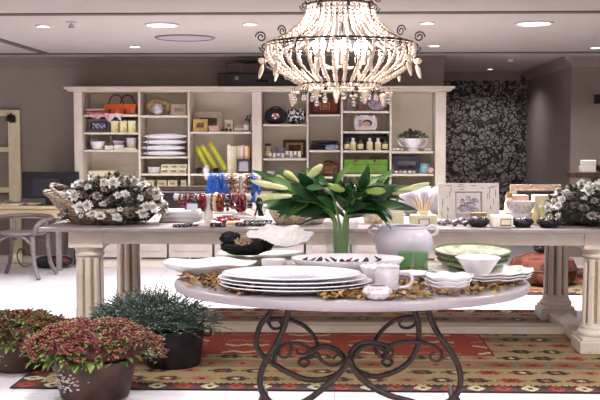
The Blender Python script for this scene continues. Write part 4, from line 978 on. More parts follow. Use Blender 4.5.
REED = pm('pale_reed', 'ecdcb4', 'dcc898', 30, .7)
for k, (dx, hh) in enumerate(((-.085,.135),(-.05,.15),(-.015,.165),(.012,.16),(.04,.15),(.075,.125),(-.065,.11),(.06,.11))):
    MB().tube([(dx*.12,(k%3-1)*.008,h-.01),(dx,(k%3-1)*.03,h+hh*.8)], .0045, 6).build('reed', REED, t)
# large white distressed frame with sketch
SK = [pm('sketch_paper','efebec','e6e2e4',20,.7), pm('sketch_grey','a9a4b0','9a94a2',12,.7), pm('sketch_dark','5f5a6c','504b5c',12,.7), pm('sketch_mid','c8c3cc','bab4be',12,.7)]
def sketch(u, v):
    du = min(u, 1-u); 
    if u < .04 or u > .96 or v < .04 or v > .96: return 1
    for cx, cy, a, b in ((.28,.62,.09,.12),(.5,.74,.10,.10),(.72,.66,.17,.09),(.3,.36,.2,.14),(.55,.5,.22,.12),(.68,.3,.22,.1)):
        d = ((u-cx)/a)**2+((v-cy)/b)**2
        if d < 1: return 2 if d > .9 or (v > cy+b*.55) else (1 if math.sin(u*17+v*13) > .1 else 3)
    return 3 if v < .16 else 0
p = P(468.5,222,6.95); w = tw(438,499,6.95); h = th(184,6.95)/math.cos(.2)
CHIP = pm('chipped_frame_white', 'efeae6', 'e4ddd8', 8, .55)
fr = picture_frame('sketch_frame', 'broad chipped white frame with a grey sketch of reclining children', 'picture frame', (p.x, 6.92, TZ), w, h, .118, CHIP, sketch, SK, lean=.2, nx=44, nz=36, d=.03, bt=.06, bb=.03)
M = Matrix.Rotation(-.2,4,'X')
for k in range(30):
    sd = k % 3; L_n = R.uniform(.015,.045); q = R.uniform(.08,.92); m = MB()
    if sd < 2: u = (-w/2+R.uniform(.015,.09)) if sd == 0 else (w/2-R.uniform(.015,.09)); m.box((u,-.0005,h*q),(.003,.003,L_n), M=M)
    else: m.box((-w/2+w*q,-.0005,h-R.uniform(.012,.045)),(L_n,.003,.003), M=M)
    m.build('paint_chip', BROWN, fr, smooth=False)
p = onlt(452,224)
# silver pebbles, bowls, candle
for i, (px, py) in enumerate(((439,224.5),(444.5,226),(450,224.5),(455.5,226),(461,224.5),(466,226.2))):
    p = onlt(px+R.uniform(-1,1), py+R.uniform(-.8,.3)); r_ = R.uniform(.017,.028)
    o = MB().ball((0,0,r_*.8+.004), r_, 10, 8, (1.15,1,.8), wob=.5).build('silver_nugget', pm('silver_nugget','b8b0bc','7e7686',20,.25,.6), loc=(p.x,p.y,TZ)); tag(o, 'shiny silver nugget before the white sketch frame, %s from the diffuser' % ('first','second','third','fourth','fifth','sixth')[i], 'ornament', 'silver nuggets')
DKB = pm('dark_lacquer', '1c1820', '2c2630', 14, .2)
def lowbowl(label, x0, x1, Y, h, fillm=None):
    p = P((x0+x1)/2,222,Y); r = tw(x0,x1,Y)/2
    t = thing('dark_bowl', label, 'bowl', (p.x, Y, TZ))
    MB().lathe([(0,0),(r*.6,0),(r*.92,h*.45),(r,h*.85),(r*.94,h),(r*.86,h*.8),(r*.5,h*.35),(0,h*.3)], 28, sy=.8).build('bowl_body', DKB, t)
    m = MB()
    for k in range(26):
        a = R.uniform(0,2*PI); q = math.sqrt(R.random())*.72; m.ball((r*q*math.cos(a), r*.8*q*math.sin(a), h*.86+.018*(1-q)), .016, 7, 5, mi=k%3)
    m.build('bead_filling', [BLKB, GRYB, BROWN], t); return t
lowbowl('black bowl of dark beads under the gold box before the white frame', 466.5, 490, 6.6, .05)
p = P(478,218,6.78); box_thing('gold_box', 'small gold box behind the black bowl of dark beads', 'box', (p.x, 6.78, TZ), .1, .07, th(212,6.78), GOLD, .02)
lowbowl('dark bead-filled bowl just past the square white candle', 511.5, 534, 6.58, .046)
lowbowl('dark bead-filled bowl under the white cone box', 536, 562, 6.56, .046)
p = P(500.5,224,6.6); w = tw(490.5,511,6.6); h = th(214,6.6)
t = thing('candle', 'square white candle with a brown framed label between dark bowls', 'candle', (p.x, 6.56, TZ))
MB().bx(-w/2, w/2, -.06, .06, 0, h).build('wax_block', pm('white_wax','f6f2ea','eee8de',10,.5,sss=.2), t, smooth=False, bevel=.008)
MB().bx(-w*.12, w*.38, -.063, -.059, h*.2, h*.75).build('label_frame', BROWN, t, smooth=False); MB().bx(-w*.09, w*.35, -.065, -.063, h*.26, h*.69).build('paper_label', PAPER, t, smooth=False)
MB().tube([(0,0,h-.002),(.003,0,h+.012)], .002, 5).build('wick', BLACK, t)
# embossed bowls
p = P(520.5,218,6.95); r = tw(506,535.5,6.95)/2
t = thing('embossed_bowl', 'lower plain white bowl of the stacked pair before the pink box', 'bowl', (p.x-.015, 6.93, TZ)); r0 = tw(503,530,6.9)/2
MB().lathe([(0,0),(r0*.6,0),(r0*.98,.045),(r0*1.04,.07),(r0*.99,.07),(r0*.6,.02),(0,.018)], 32).build('plain_bowl', CERAM, t)
h = th(200.5,6.95)-.05
m = MB().lathe([(0,0),(r*.5,0),(r*.62,.02),(r*.9,h*.6),(r,h),(r*.95,h),(r*.8,h*.5),(0,.03)], 40, wave=lambda a,q,rr,z:(rr*(1+.02*math.sin(14*a)*(.3<q<.7)),z))
o = m.build('embossed_bowl', pm('grey_white_relief','e6e0e2','b8aeb4',55,.5,bump=.5), loc=(p.x, 6.95, TZ+.05)); tag(o, 'upper white bowl with grey relief pattern of the stacked pair', 'bowl')
p = P(517,205,7.4); box_thing('pink_box', 'dusty pink box standing behind the embossed white bowl', 'box', (p.x, 7.4, TZ), tw(507,527.5,7.4), .12, th(194.5,7.4), pm('dusty_rose','cfa79c'))
p = P(503,205,7.35); bottle('cream_bottle', 'cream bottle with gold cap between white frame and pink box', 'bottle', (p.x+.01, 7.15, TZ), .035, th(192,7.15), PAPER, GOLD, None, .5)
p = P(536,205,7.75); w = tw(510,561,7.75); h = th(184.5,7.75)
fr = picture_frame('carved_frame', 'carved silver-brown frame with black centre and white tag', 'picture frame', (p.x, 7.72, TZ), w, h, .05, pm('carved_silver','b5a08c','8c7866',40,.5,.2,bump=.5), lambda u,v: 0, [BLACK], lean=.25, nx=3, nz=3, d=.03)
MB().bx(-.01,.085,-.004,-.001,h-.13,h-.085, M=Matrix.Rotation(-.25,4,'X') @ Matrix.Translation((0,.02,0))).build('price_tag', TAG, fr, smooth=False)
# cone box: cream box with green-gold cones in front
p = P(553,215,6.9); w = tw(536,569,6.9); h = th(196,6.9)
box_thing('cone_box', 'cream box with small dark label behind green-gold cones', 'box', (p.x+.0, 7.12, TZ), w*.85, .12, h, PAPER, None, None, (.0,.045,h*.5,h*.75,SOAPL))
for i, (px, yt) in enumerate(((537.5,201),(545,197.5),(551,203))):
    p = P(px,220,6.8); h = th(yt,6.8)
    o = MB().lathe([(0,0),(.036,0),(.038,.006),(.02,h*.5),(.004,h*.97),(0,h)], 18).build('candle_cone', pm('green_gold_wax','cfc58e','a89f66',18,.5), loc=(p.x-.02,6.76,TZ)); tag(o, 'pointed green-gold candle cone, %s of three before the cream box' % ('first','tallest','shortest')[i], 'candle', 'green-gold cones')
# ---------------------------------------------------------------- oval table with iron scroll base
OX, OY, OA, OB, OZ = .075, 4.57, .81, .64, .76
OT = thing('oval_table', 'oval whitewashed table on a wrought iron scroll base', 'table', (OX, OY, 0))
STONE = pm('white_washed_top', '9e9699', '948b8e', 3, .35)
MB().lathe([(0,OZ-.042),(.975,OZ-.042),(.99,OZ-.036),(1,OZ-.024),(1,OZ-.01),(.994,OZ-.003),(.985,OZ),(0,OZ)], 96, sx=OA, sy=OB).build('table_top', STONE, OT)
YF = 4.2
def smooth_path(pts, n=8):
    pts = [Vector(p) for p in pts]; o = []
    for i in range(len(pts)-1):
        p0 = pts[max(0,i-1)]; p1 = pts[i]; p2 = pts[i+1]; p3 = pts[min(len(pts)-1,i+2)]
        for k in range(n):
            t = k/n; o.append(.5*((2*p1)+(p2-p0)*t+(2*p0-5*p1+4*p2-p3)*t*t+(3*p1-p0-3*p2+p3)*t**3))
    o.append(pts[-1]); return o
def iron(name, px, Y, r=.0135, par=OT, taper=False, Y2=None):
    pts = []
    for i, (x, y) in enumerate(px):
        yy = Y if Y2 is None else Y+(Y2-Y)*i/(len(px)-1)
        p = P(x, y, yy); pts.append((p.x-OX, p.y-OY, min(p.z, OZ-.05)))
    pts = smooth_path(pts); n = len(pts)
    rs = [r*(1-.45*i/n) for i in range(n)] if taper else r
    return MB().tube(pts, rs, 10).build(name, IRON, par)
def mir(px, c=351.5): return [(2*c-x, y) for x, y in px]
sl = [(289,306),(286.5,318),(282,332),(275,346),(267.5,358),(261.5,371),(260,384),(264.5,396),(276,405),(293,406),(309,399),(324,387.5),(336,377),(345,366),(349,358)]
sr = [(427,306),(430.5,318),(437,332),(446,345),(454.5,358),(459.5,371),(460.5,383),(456,395),(444,404),(427,406),(409,401),(391,396),(374,388),(360,377),(352.5,366),(350,358)]
iron('leg', sl, YF); iron('leg', sr, YF)
# feet carry the scrolls down to the floor
for s_, (fx, fy) in ((-1,(266,398)),(1,(455,396))):
    p = P(fx, fy, YF); b = Vector((p.x-OX, YF-OY, p.z))
    m = MB(); m.tube(smooth_path([b, b+Vector((s_*.05,-.0,-.1)), b+Vector((s_*.1,0,-b.z+.06)), b+Vector((s_*.16,0,-b.z+.014))]), .014, 10)
    m.tube(smooth_path([b, b+Vector((s_*.02,.25,-.08)), b+Vector((s_*.05,.6,-.12)), b+Vector((s_*.1,.82,-b.z+.014))]), .014, 10)
    m.build('foot', IRON, OT)
cl = [(274,306),(267,317),(260,326),(256,341),(258,349),(264,357),(274,364),(287,372),(303,378.5),(319,380),(332,377),(341,371),(346,363),(342,355),(335,349),(325,346.5),(314,349),(306,355)]
cr = [(412,306),(417,318),(419,332),(417.5,346),(412,358),(403,367),(391,373),(378,376.5),(366,375),(357,370.5),(351,363),(354,355),(361,348),(371,344.5),(381,347),(388,354)]
iron('scroll', cl, YF+.06, .0125); iron('scroll', cr, YF+.06, .0125)
iron('scroll', [(266,321),(276,318.5),(288,319.5),(299,323),(308,329),(315,338),(317.5,347),(314,355),(307,358),(301,359),(299,363),(304,366.5),(309,363),(307,359.5)], YF+.11, .011, taper=True)
iron('scroll', [(417,317),(408,317),(398,319),(388,325),(379,334),(374.5,343),(376,352),(383,357),(390,359),(392,363),(387,366),(382,362),(385,359)], YF+.11, .011, taper=True)
iron('scroll', [(275,306),(269.5,316),(269,323),(273,328.5),(279.5,328),(281.5,324),(278.5,321.5)], YF+.11, .009, taper=True)
iron('scroll', [(414,306),(416,315),(415,324),(408,328),(401,326.5),(399.5,322),(403,319.5)], YF+.11, .009, taper=True)
iron('scroll', [(274,361),(277,350),(285,344.5),(295,343),(304,345.5),(309,349),(305,354),(298,353),(296,348.5)], YF+.03, .010, taper=True)
iron('scroll', [(288,341),(291,348),(289,355),(283,357.5),(278.5,354),(280,350)], YF+.02, .009, taper=True)
iron('scroll', [(349,359),(352,349.5),(359,344),(370,341.5),(385,345),(393,352),(389,358),(381,357),(379,352)], YF+.03, .010, taper=True)
iron('scroll', [(384,356),(390,346),(402,342),(417,341.5),(429,344),(439,349),(442,356),(438,361),(431,359),(431,354),(435,353)], YF+.04, .010, taper=True)
iron('scroll', [(316,352),(322,361),(331,365),(340,363),(343,358),(337,355),(333,359)], YF+.03, .009, taper=True)
p = P(349.5, 361, YF+.03); MB().ball((p.x-OX,p.y-OY,p.z), .02, 12, 8, (1,2.2,1)).build('collar', IRON, OT)
m = MB()   # bracket rails under the top, and rear props
for (x, y) in ((289,306),(427,306)):
    p = P(x, 306, YF); m.tube([(p.x-OX, -.42, OZ-.055),(p.x-OX, .45, OZ-.055)], .012, 8)
m.tube([(-.36,-.30,OZ-.055),(.42,-.30,OZ-.055)], .012, 8).tube([(-.36,.36,OZ-.055),(.42,.36,OZ-.055)], .012, 8)
m.build('top_bracket', IRON, OT)
# ---------------------------------------------------------------- tableware
def onto(px, py=None, Y=None, z=OZ): 
    return P(px, 270, Y).x
def plate_prof(r, h, flat=.62, th=.008):
    return [(0,0),(r*flat*.9,0),(r*flat*.92,.004),(r*.93,h*.72),(r,h-.003),(r*.995,h),(r*.92,h*.80),(r*flat,th),(0,th)]
def plate(name, label, cat, X, Y, z, a, b, h, mat, group=None, wave=None, seg=56, flat=.62, rot=0, mi=0, tilt=None):
    m = MB(); m.lathe(plate_prof(a, h, flat), seg, (0,0,0), 1, b/a, mi, wave)
    o = m.build(name, mat, loc=(X,Y,z)); o.rotation_euler = tilt or (0,0,rot)
    return tag(o, label, cat, group)
# stack of four oval platters
sx_ = onto(293, Y=4.24)
for k, (lb, a, dx) in enumerate((('bottom white oval platter of the stack at the table front',.318,.005),('second from bottom white oval platter of the front stack',.326,.012),('third from bottom white oval platter of the front stack',.318,-.003),('top white oval platter of the front stack, under the embossed square dish',.298,-.006))):
    plate('oval_platter', lb, 'platter', sx_+dx, 4.24, OZ+k*.0155, a, a*.72, .031, CERAM, 'stacked white oval platters', flat=.6)
zt4 = OZ+3*.0155+.0085
t = thing('square_dish', 'small square embossed white dish on top of the oval platter stack', 'dish', (onto(291, Y=4.18), 4.20, zt4), .06)
MB().lathe([(0,0),(.088,0),(.09,.003),(.13,.026),(.127,.030),(.072,.010),(0,.010)], 4, M=Matrix.Rotation(PI/4,4,'Z')).build('dish_body', EMBOSS, t, bevel=.003)
# wavy bowl
wv = lambda a,q,r,z: (r*(1+.03*math.sin(5*a+.6)*(z/.07)), z+.006*math.sin(5*a+1.1)*(z/.07)**2)
plate('wavy_bowl', 'wide white bowl with wavy lip at the table end over the dried petals', 'bowl', onto(209.5,Y=4.68), 4.66, OZ, .222, .165, .068, CERAM, wave=wv, flat=.5)
# green edged footed platter with black beaded heap and leaf dish
GRN = pm('green_glaze', 'dfe2d2', '98ac80', 16, .2, lo=.40, hi=.64); GRNRIM = pm('olive_rim', '5c6a42', '707c50', 20, .3)
fx = onto(260, Y=4.95)
m = MB(); m.lathe([(0,0),(.10,0),(.10,.008),(.05,.016),(.045,.04),(.07,.05),(.16,.054),(.225,.072),(.222,.077),(.15,.062),(0,.06)], 48, sy=.62)
o = m.build('footed_platter', GRN, loc=(fx, 4.985, OZ)); tag(o, 'pale green footed platter under the black beaded heap', 'platter')
LEAFD = pm('white_bisque', 'f2eff0', 'dfdadd', 40, .4, bump=.3)
wl = lambda a,q,r,z: (r*(1+.05*math.sin(7*a)*(q>.2)*min(1,r/.12)+.02*math.sin(17*a)*(r>.1)), z+.009*math.sin(7*a+.5)*(r/.19)**2)
plate('leaf_dish', 'crumpled white leaf-shaped dish tilted behind the black beaded heap', 'dish', onto(280,Y=5.03), 5.045, OZ+.117, .165, .12, .045, LEAFD, wave=wl, seg=72, flat=.5, tilt=(.36,0,0))
SEQ = pm('black_sequin', '060507', '0f0d10', 120, .5, 0, bump=.6, spec=.25)
bxp = P(244,256,4.86)
t = thing('beaded_heap', 'black bead-covered ornament like a sleeping bird on green platter', 'ornament', (bxp.x, 4.90, OZ+.074))
m = MB(); m.ball((.01,0,.04), 1, 26, 14, (.125,.055,.042), wob=.25); m.ball((-.07,0,.082), 1, 18, 12, (.052,.042,.032), wob=.2)
for k in range(420):
    a = R.uniform(0,2*PI); el = math.asin(R.uniform(-.3,1)); u = Vector((math.cos(a)*math.cos(el),math.sin(a)*math.cos(el),math.sin(el)))
    if k % 4: p = (.01+.125*u.x, .055*u.y, .04+.042*u.z)
    else: p = (-.07+.052*u.x, .042*u.y, .082+.032*u.z)
    m.ball(p, .0045, 5, 4)
m.build('beaded_body', SEQ, t)
m = MB()
for k in range(70):
    a = R.uniform(0,2*PI); q = math.sqrt(R.random()); m.ball((-.005+.045*q*math.cos(a), -.035-.014*abs(math.sin(a)), .072-.02*q*math.sin(a)), .006, 5, 4)
m.build('pale_bead_patch', pm('tan_bead','b8a284','8c7658',60,.4), t)
# little cup
cx_ = onto(273,Y=4.62)
t = thing('white_cup', 'little white cup with ear handle behind the platter stack', 'cup', (cx_, 4.66, OZ))
MB().lathe(cup_prof(.038,.058,.082,.005,.08), 28).build('cup_body', CERAM, t)
MB().tube([(.054,0,.066),(.08,0,.07),(.08,0,.036),(.048,0,.026)], .006, 8).build('handle', CERAM, t)
# serving bowl with dark pieces
vx = onto(347.5,Y=4.66)
MB_ = MB(); MB_.lathe([(0,0),(.14,0),(.15,.004),(.235,.062),(.262,.089),(.262,.096),(.24,.083),(.15,.03),(0,.024)], 56, sy=.65)
o = MB_.build('serving_bowl', CERAM, loc=(vx,4.62,OZ)); tag(o, 'large shallow oval white serving bowl holding dark petals before the vase', 'bowl')
DPET = pm('dark_plum_petal','2a1a2e','1e1220',20,.5); RPET = pm('burgundy_petal','6e2a34','5a1e2a',20,.5)
for i, (px, yy, mm_) in enumerate(((306,4.66,0),(313,4.64,1),(320,4.68,0),(327,4.63,0),(333,4.70,0),(342,4.66,0),(350,4.70,1),(356,4.64,1),(366,4.67,0),(377,4.72,0))):
    m = MB(); m.leaf((-.022,0,.0), (1,.2,.3), .05, .03, (0,-.6,1), .45, n=5); m.leaf((-.01,.012,.004), (.6,-.8,.35), .036, .022, (0,-.3,1), -.3, n=5)
    o = m.build('dark_petal', [DPET,RPET][mm_], loc=(P(px,262,yy).x, yy, OZ+.062+.008*abs(px-345)/40), rz=i*1.1); s_ = o.modifiers.new('thickness','SOLIDIFY'); s_.thickness = .004
    tag(o, ('plum black','burgundy red')[mm_]+' curled petal scattered in the oval serving bowl', 'petal', ('plum black petals','burgundy petals')[mm_])
# fluted bowl
fxx = onto(378.5,Y=4.36)
m = MB(); m.lathe([(0,0),(.045,0),(.05,.006),(.085,.05),(.098,.086),(.092,.086),(.075,.045),(.04,.012),(0,.012)], 80, wave=lambda a,q,r,z:(r*(1+.035*abs(math.sin(8*a))*min(1,z/.03)), z+.006*abs(math.sin(8*a))*(z/.086)))
o = m.build('fluted_bowl', CERAM, loc=(fxx+.006,4.38,OZ)); o.scale = (.87,.87,.98); tag(o, 'white fluted bowl behind the glass mug and votive holder', 'bowl')
for k in range(2): plate('side_plate', ('lower','upper')[k]+' white side plate beside the fluted bowl, before green tumblers', 'plate', onto(406,Y=4.56)+.02+.004*k, 4.50, OZ+k*.014, .088, .088, .03, CERAM, 'small side plates')
# mug and votive
GLASSW = pm('frosted_relief_glass','efeaf0','e4dee6',60,.25,trans=.25,bump=.5)
mx_ = onto(387,Y=4.11)
t = thing('embossed_mug', 'pale embossed mug with round handle near the table front edge', 'mug', (mx_, 4.12, OZ))
MB().lathe(cup_prof(.047,.052,.112,.005), 36).build('mug_body', GLASSW, t)
MB().tube(smooth_path([(.05,0,.088),(.085,0,.092),(.105,0,.066),(.09,0,.036),(.048,0,.03)]), .0075, 8).build('handle', GLASSW, t)
vx2 = onto(377.5,Y=4.0)
t = thing('votive_holder', 'round speckled glass votive holder in front of the embossed mug', 'candle holder', (vx2, 4.0, OZ))
MB().lathe([(0,0),(.035,0),(.055,.016),(.062,.032),(.054,.05),(.038,.058),(.035,.056),(.05,.046),(.056,.032),(.04,.012),(0,.008)], 32).build('glass_body', pm('speckled_glass','efe8ec','c8b8bc',70,.2,trans=.35,lo=.55,hi=.62), t)
MB().lathe([(0,.0085),(.034,.0125),(.034,.026),(0,.026)], 20).tube([(0,0,.025),(0,0,.034)], .0015, 5).build('tealight', pm('white_wax','f6f2ea'), t)
# scalloped bowls
for k in range(3):
    m = MB(); a = (.094,.098,.1)[k]; m.lathe([(0,0),(a*.55,0),(a*.6,.004),(a*.9,.024),(a,.036),(a*.96,.038),(a*.6,.011),(0,.009)], 72, wave=lambda an,q,r,z:(r*(1+.022*math.sin(7*an+k)*min(1,z/.02)), z+.0032*math.sin(7*an+.4+k)*(z/.036)))
    o = m.build('scalloped_dish', CERAM, loc=(onto(447.5,Y=4.2)+.003*k, 4.2, OZ+k*.018)); tag(o, ('bottom','middle','top')[k]+' white scalloped dish of the small stack at the table front', 'dish', 'stacked scalloped dishes')
# green platters
gx = onto(478,Y=4.5)
sc9 = lambda an,q,r,z: (r*(1+.018*math.sin(13*an)*(r>.2)), z+.003*math.sin(13*an)*(r>.2))
PALEG = pm('pale_green_lace', 'edeaea', 'a8b496', 34, .25, lo=.50, hi=.64)
for k in range(3):
    plate('scalloped_platter', ('bottom','middle','top')[k]+' large scalloped platter of the stack under green plates', 'platter', gx+.006*k, 4.5, OZ+k*.013, .236, .19, .036, (CERAM,CERAM,PALEG)[k], 'large scalloped platters', sc9, 78)
gx2 = onto(473.5,Y=4.6); z0 = OZ+2*.013+.009
for k in range(3):
    m = MB(); a = (.165,.174,.184)[k]; hh = .034
    m.lathe([(0,0),(a*.5,0),(a*.55,.004),(a*.93,hh*.72),(a,hh),(a*.985,hh+.003),(a*.93,hh*.88),(a*.55,.010),(0,.008)], 60, sy=.92, mi=[2,2,2,1,1,1,0,0])
    o = m.build('green_plate', [GRN, GRNRIM, pm('pale_celadon','d3d8c2','bec8a8',20,.25)], loc=(gx2, 4.645, z0+.020+k*.021)); o.rotation_euler = (.075,0,0); tag(o, ('bottom','middle','top')[k]+' mottled green plate of the stack on scalloped platters', 'plate', 'mottled green plates')
o = MB().lathe([(0,0),(.045,0),(.047,.004),(.092,.072),(.1,.078),(.096,.08),(.044,.012),(0,.01)], 40).build('conical_bowl', CERAM, loc=(onto(478,Y=4.36), 4.36, z0+.017)); tag(o, 'small white conical bowl standing before the green plates', 'bowl')
# tumblers
GGL = pm('green_glass','6fb468','86c47c',6,.06,alpha=.36,spec=.8)
for i, (px, yy) in enumerate(((405,4.80),(421,4.78))):
    o = MB().lathe(cup_prof(.031,.037,.105,.004), 28).build('green_tumbler', GGL, loc=(onto(px,Y=yy), yy, OZ)); tag(o, 'green glass tumbler before the white urn, '+('nearest the serving bowl','nearest the green plates')[i], 'tumbler', 'green glass tumblers')
# two handled urn
ux = P(403,245,5.02).x; UH = P(403,225,5.02).z-OZ
t = thing('handled_urn', 'squat white two-handled ceramic urn on the oval table', 'urn', (ux, 5.0, OZ))
MB().lathe([(0,0),(.085,0),(.09,.006),(.118,.045),(.142,.095),(.149,.13),(.142,.165),(.122,.19),(.112,.198),(.113,UH-.004),(.108,UH),(.102,UH-.004),(.104,.196),(.13,.165),(.137,.13),(.1,.04),(0,.02)], 48).build('urn_body', pm('lilac_white_ceramic','e8e4ee','dcd6e2',4,.2), t)
for s_ in (-1,1): MB().tube(smooth_path([(s_*.112,0,.196),(s_*.14,0,.212),(s_*.166,0,.2),(s_*.166,0,.178),(s_*.142,0,.162)]), .008, 8).build('handle', CERAM, t)
# dried petals scattered
FL = [pm('gold_flake','94703a','7a582c',30,.6), pm('tan_flake','ae8e58','967440',30,.6), pm('brown_flake','60402a','4c301e',30,.6)]
m = MB()
def scatter(n, x0, x1, y0, y1):
    for k in range(n):
        p = PZ(R.uniform(x0,x1), R.uniform(y0,y1), OZ)
        if ((p.x-OX)/(OA-.03))**2+((p.y-OY)/(OB-.03))**2 > 1: continue
        a = R.uniform(0,2*PI); m.leaf((p.x,p.y,OZ+.008+R.uniform(0,.012)), (math.cos(a),math.sin(a),R.uniform(-.05,.4)), R.uniform(.025,.045), R.uniform(.018,.03), (R.uniform(-.5,.5),R.uniform(-.5,.5),1), R.uniform(-.5,.5), mi=R.choice((0,0,1,1,2)), n=3, fold=.08)
scatter(230, 180, 238, 276, 292); scatter(330, 320, 364, 284, 303); scatter(330, 384, 436, 272, 301); scatter(220, 436, 522, 284, 297); scatter(60, 225, 262, 290, 297)
o = m.build('dried_petals', FL, smooth=False); tag(o, 'golden brown dried petals strewn among the crockery on the oval table', 'dried petals', kind='stuff')
# ---------------------------------------------------------------- lilies
GV = pm('clear_glass', '9fb0a4', 'aabaae', 3, .03, alpha=.10, spec=.9)
VX, VY = P(341,240,4.97).x, 4.97
VH = P(341,220,4.97).z-OZ
o = MB().lathe([(0,0),(.066,0),(.07,.004),(.076,.08),(.084,.18),(.092,VH),(.088,VH),(.080,.18),(.072,.08),(.066,.014),(0,.012)], 40).build('glass_vase', GV, loc=(VX,VY,OZ)); tag(o, 'clear flared glass vase of lilies on the oval table', 'vase')
o = MB().lathe([(0,.0145),(.062,.0175),(.069,.08),(.0725,.115),(0,.115)], 36).build('vase_water', pm('water','8fa896','9ab2a0',3,.02,alpha=.08), loc=(VX,VY,OZ)); tag(o, 'clear water standing in the glass vase of lilies', 'water', kind='stuff')
LF = [pm('lily_leaf','1f4a26','2c5f30',8,.35), pm('lily_leaf_deep','163a1f','204a28',8,.35), pm('lily_leaf_light','456f32','557f38',8,.4)]
STM = pm('lily_stem','6c9a50','7eaa60',10,.45)
BUD = pm('lily_bud','b6c678','dfe0b4',5,.4,stretch=(2,2,2)); BUDG = pm('lily_bud_green','7fa048','98b45c',5,.4)
def bud(par, base, d, L, r, mat, o0):
    d = d.normalized(); M = Matrix.Translation(base-o0) @ d.to_track_quat('Z','Y').to_matrix().to_4x4()
    m = MB(); m.lathe([(0,0),(r*.45,.004),(r*.7,L*.15),(r*.95,L*.45),(r,L*.62),(r*.8,L*.82),(r*.35,L*.96),(0,L)], 12, M=M, wave=lambda a,q,rr,z:(rr*(1+.08*math.cos(3*a)), z))
    return m.build('flower_bud', mat, par)
def lily(label, tip, Ytip, buds, nleaf, spread, off):
    top = P(tip[0], tip[1], Ytip); b0 = Vector((VX+(off-1.6)*.018, VY+.012*math.cos(off*5), OZ+.03)); neckp = Vector((VX+(top.x-VX)*.16, VY+(top.y-VY)*.12, OZ+VH))
    t = thing('lily_stem', label, 'flower', tuple(b0)); path = smooth_path([b0, neckp, neckp.lerp(top,.55)+Vector((0,0,.03)), top], 8)
    MB().tube([p-b0 for p in path], [.0085-.005*i/len(path) for i in range(len(path))], 7).build('stem', STM, t)
    m = MB(); n0 = len(path)//3; L_ = len(path)
    for k in range(nleaf+3):
        q = n0 + (L_-n0-1)*(k+.4)/(nleaf+3); i = int(q); p = path[i].lerp(path[min(i+1,L_-1)], q-i); ax = (path[min(i+1,L_-1)]-path[i]).normalized()
        a = k*2.4+off; o1 = ax.orthogonal(); o2 = ax.cross(o1); d = ax*.75+(o1*math.cos(a)+o2*math.sin(a))*spread; d.y *= .75; d.x += .35*math.copysign(1, top.x-VX)
        if d.y < -.3: d.y = -.3
        d.z = d.z*.45+.04*(k%3)
        m.leaf(p-b0, d, R.uniform(.13,.21), R.uniform(.042,.068), (ax+Vector((0,-.25,.7))), R.uniform(.05,.4), mi=R.choice((0,0,1,1,2)), n=7, fold=.05, point=.8)
    m.build('leaves', LF, t)
    for (x0,y0,x1,y1,kind) in buds:
        a = P(x0,y0,Ytip-.02); b = P(x1,y1,Ytip-.05); r = (.021,.018,.016)[kind if kind < 3 else 0]
        bd = bud(t, a, b-a, (b-a).length, r, BUDG if kind == 1 else BUD, b0)
        pt = path[-1] ; MB().tube(smooth_path([path[-4]-b0, (path[-2].lerp(a,.6))-b0, a-b0]), .0035, 6).build('bud_stalk', STM, t)
lily('lily stem with two fat pale buds rising over the navy garments', (300,186), 4.95, [(299,184,284,171,0),(306,180,323,164.5,0)], 9, .8, .2)
lily('lily stem with long cream buds reaching over the patterned planter', (292,192), 4.84, [(288,189,251,181,2),(292,196,257,196.5,2)], 9, .75, 1.3)
lily('lily stem with a small green bud low above the planter', (290,188), 4.98, [(288,186,276,175,1)], 10, .8, 2.1)
lily('upright lily stem with a pale bud before the green suitcase', (327,186), 4.88, [(326,185,345,190.5,1)], 11, .85, 3.0)
lily('lily stem with a small green tip beside the green suitcase', (364,188), 4.92, [(363,186,371,176,1)], 10, .8, .9)
lily('lily stem with a pale bud leaning toward the lined basket', (362,194), 4.86, [(365,191,386,191,1)], 10, .8, 1.8)
lily('lily stem with a long green bud pointing at the bookcase post', (382,192), 4.95, [(392,194,430,183,2)], 11, .7, 2.6)
lily('drooping lily stem with dark leaves over the handled urn', (372,204), 4.86, [], 10, .8, .5)
lily('drooping lily stem with dark leaves over the patterned planter rim', (306,202), 4.86, [], 10, .8, 1.1)
# big explicit leaves on two more stems
def leafstem(label, items, off):
    b0 = Vector((VX+off, VY+.01, OZ+.03)); t = thing('lily_stem', label, 'flower', tuple(b0)); nk = Vector((VX+off*1.2, VY, OZ+VH+.02))
    MB().tube([b0-b0, nk-b0], .0055, 7).build('stem', STM, t); m = MB()
    for x0,y0,x1,y1,W,mi,dy in items:
        a = P(x0,y0,VY+dy*.4-.02); b = P(x1,y1,VY+dy); m.leaf(a-b0, b-a, (b-a).length, W*1.25, (0,-.85,.6), .06, mi=mi, n=8, fold=.04, point=.7)
        m.tube(smooth_path([nk-b0, nk.lerp(a,.5)-b0+Vector((0,0,.01)), a-b0], 4), .003, 5)
    m.build('leaves', LF, t)
leafstem('leafy lily stem fanning broad dark leaves toward the planter and trug', [(322,208,262,206,.045,0,-.12),(318,200,256,201,.035,2,-.05),(325,212,276,211,.04,1,-.16),(300,190,250,168,.035,0,.02),(318,196,288,178,.05,1,.04),(322,200,300,169,.045,0,.06),(330,205,306,187,.06,1,-.1),(335,208,318,196,.05,0,-.2)], -.03)
leafstem('leafy lily stem fanning broad dark leaves toward the urn and diffuser', [(345,208,334,172,.055,1,-.08),(352,204,369,166,.04,0,.05),(356,203,394,167,.04,2,.02),(357,200,418,208,.05,1,-.12),(360,196,432,183,.026,2,-.02),(358,206,404,205,.045,0,-.16),(350,208,365,206,.06,1,-.2),(362,192,392,176,.045,0,.05),(372,196,400,196,.03,2,-.05),(340,206,350,184,.055,0,-.12)], .03)
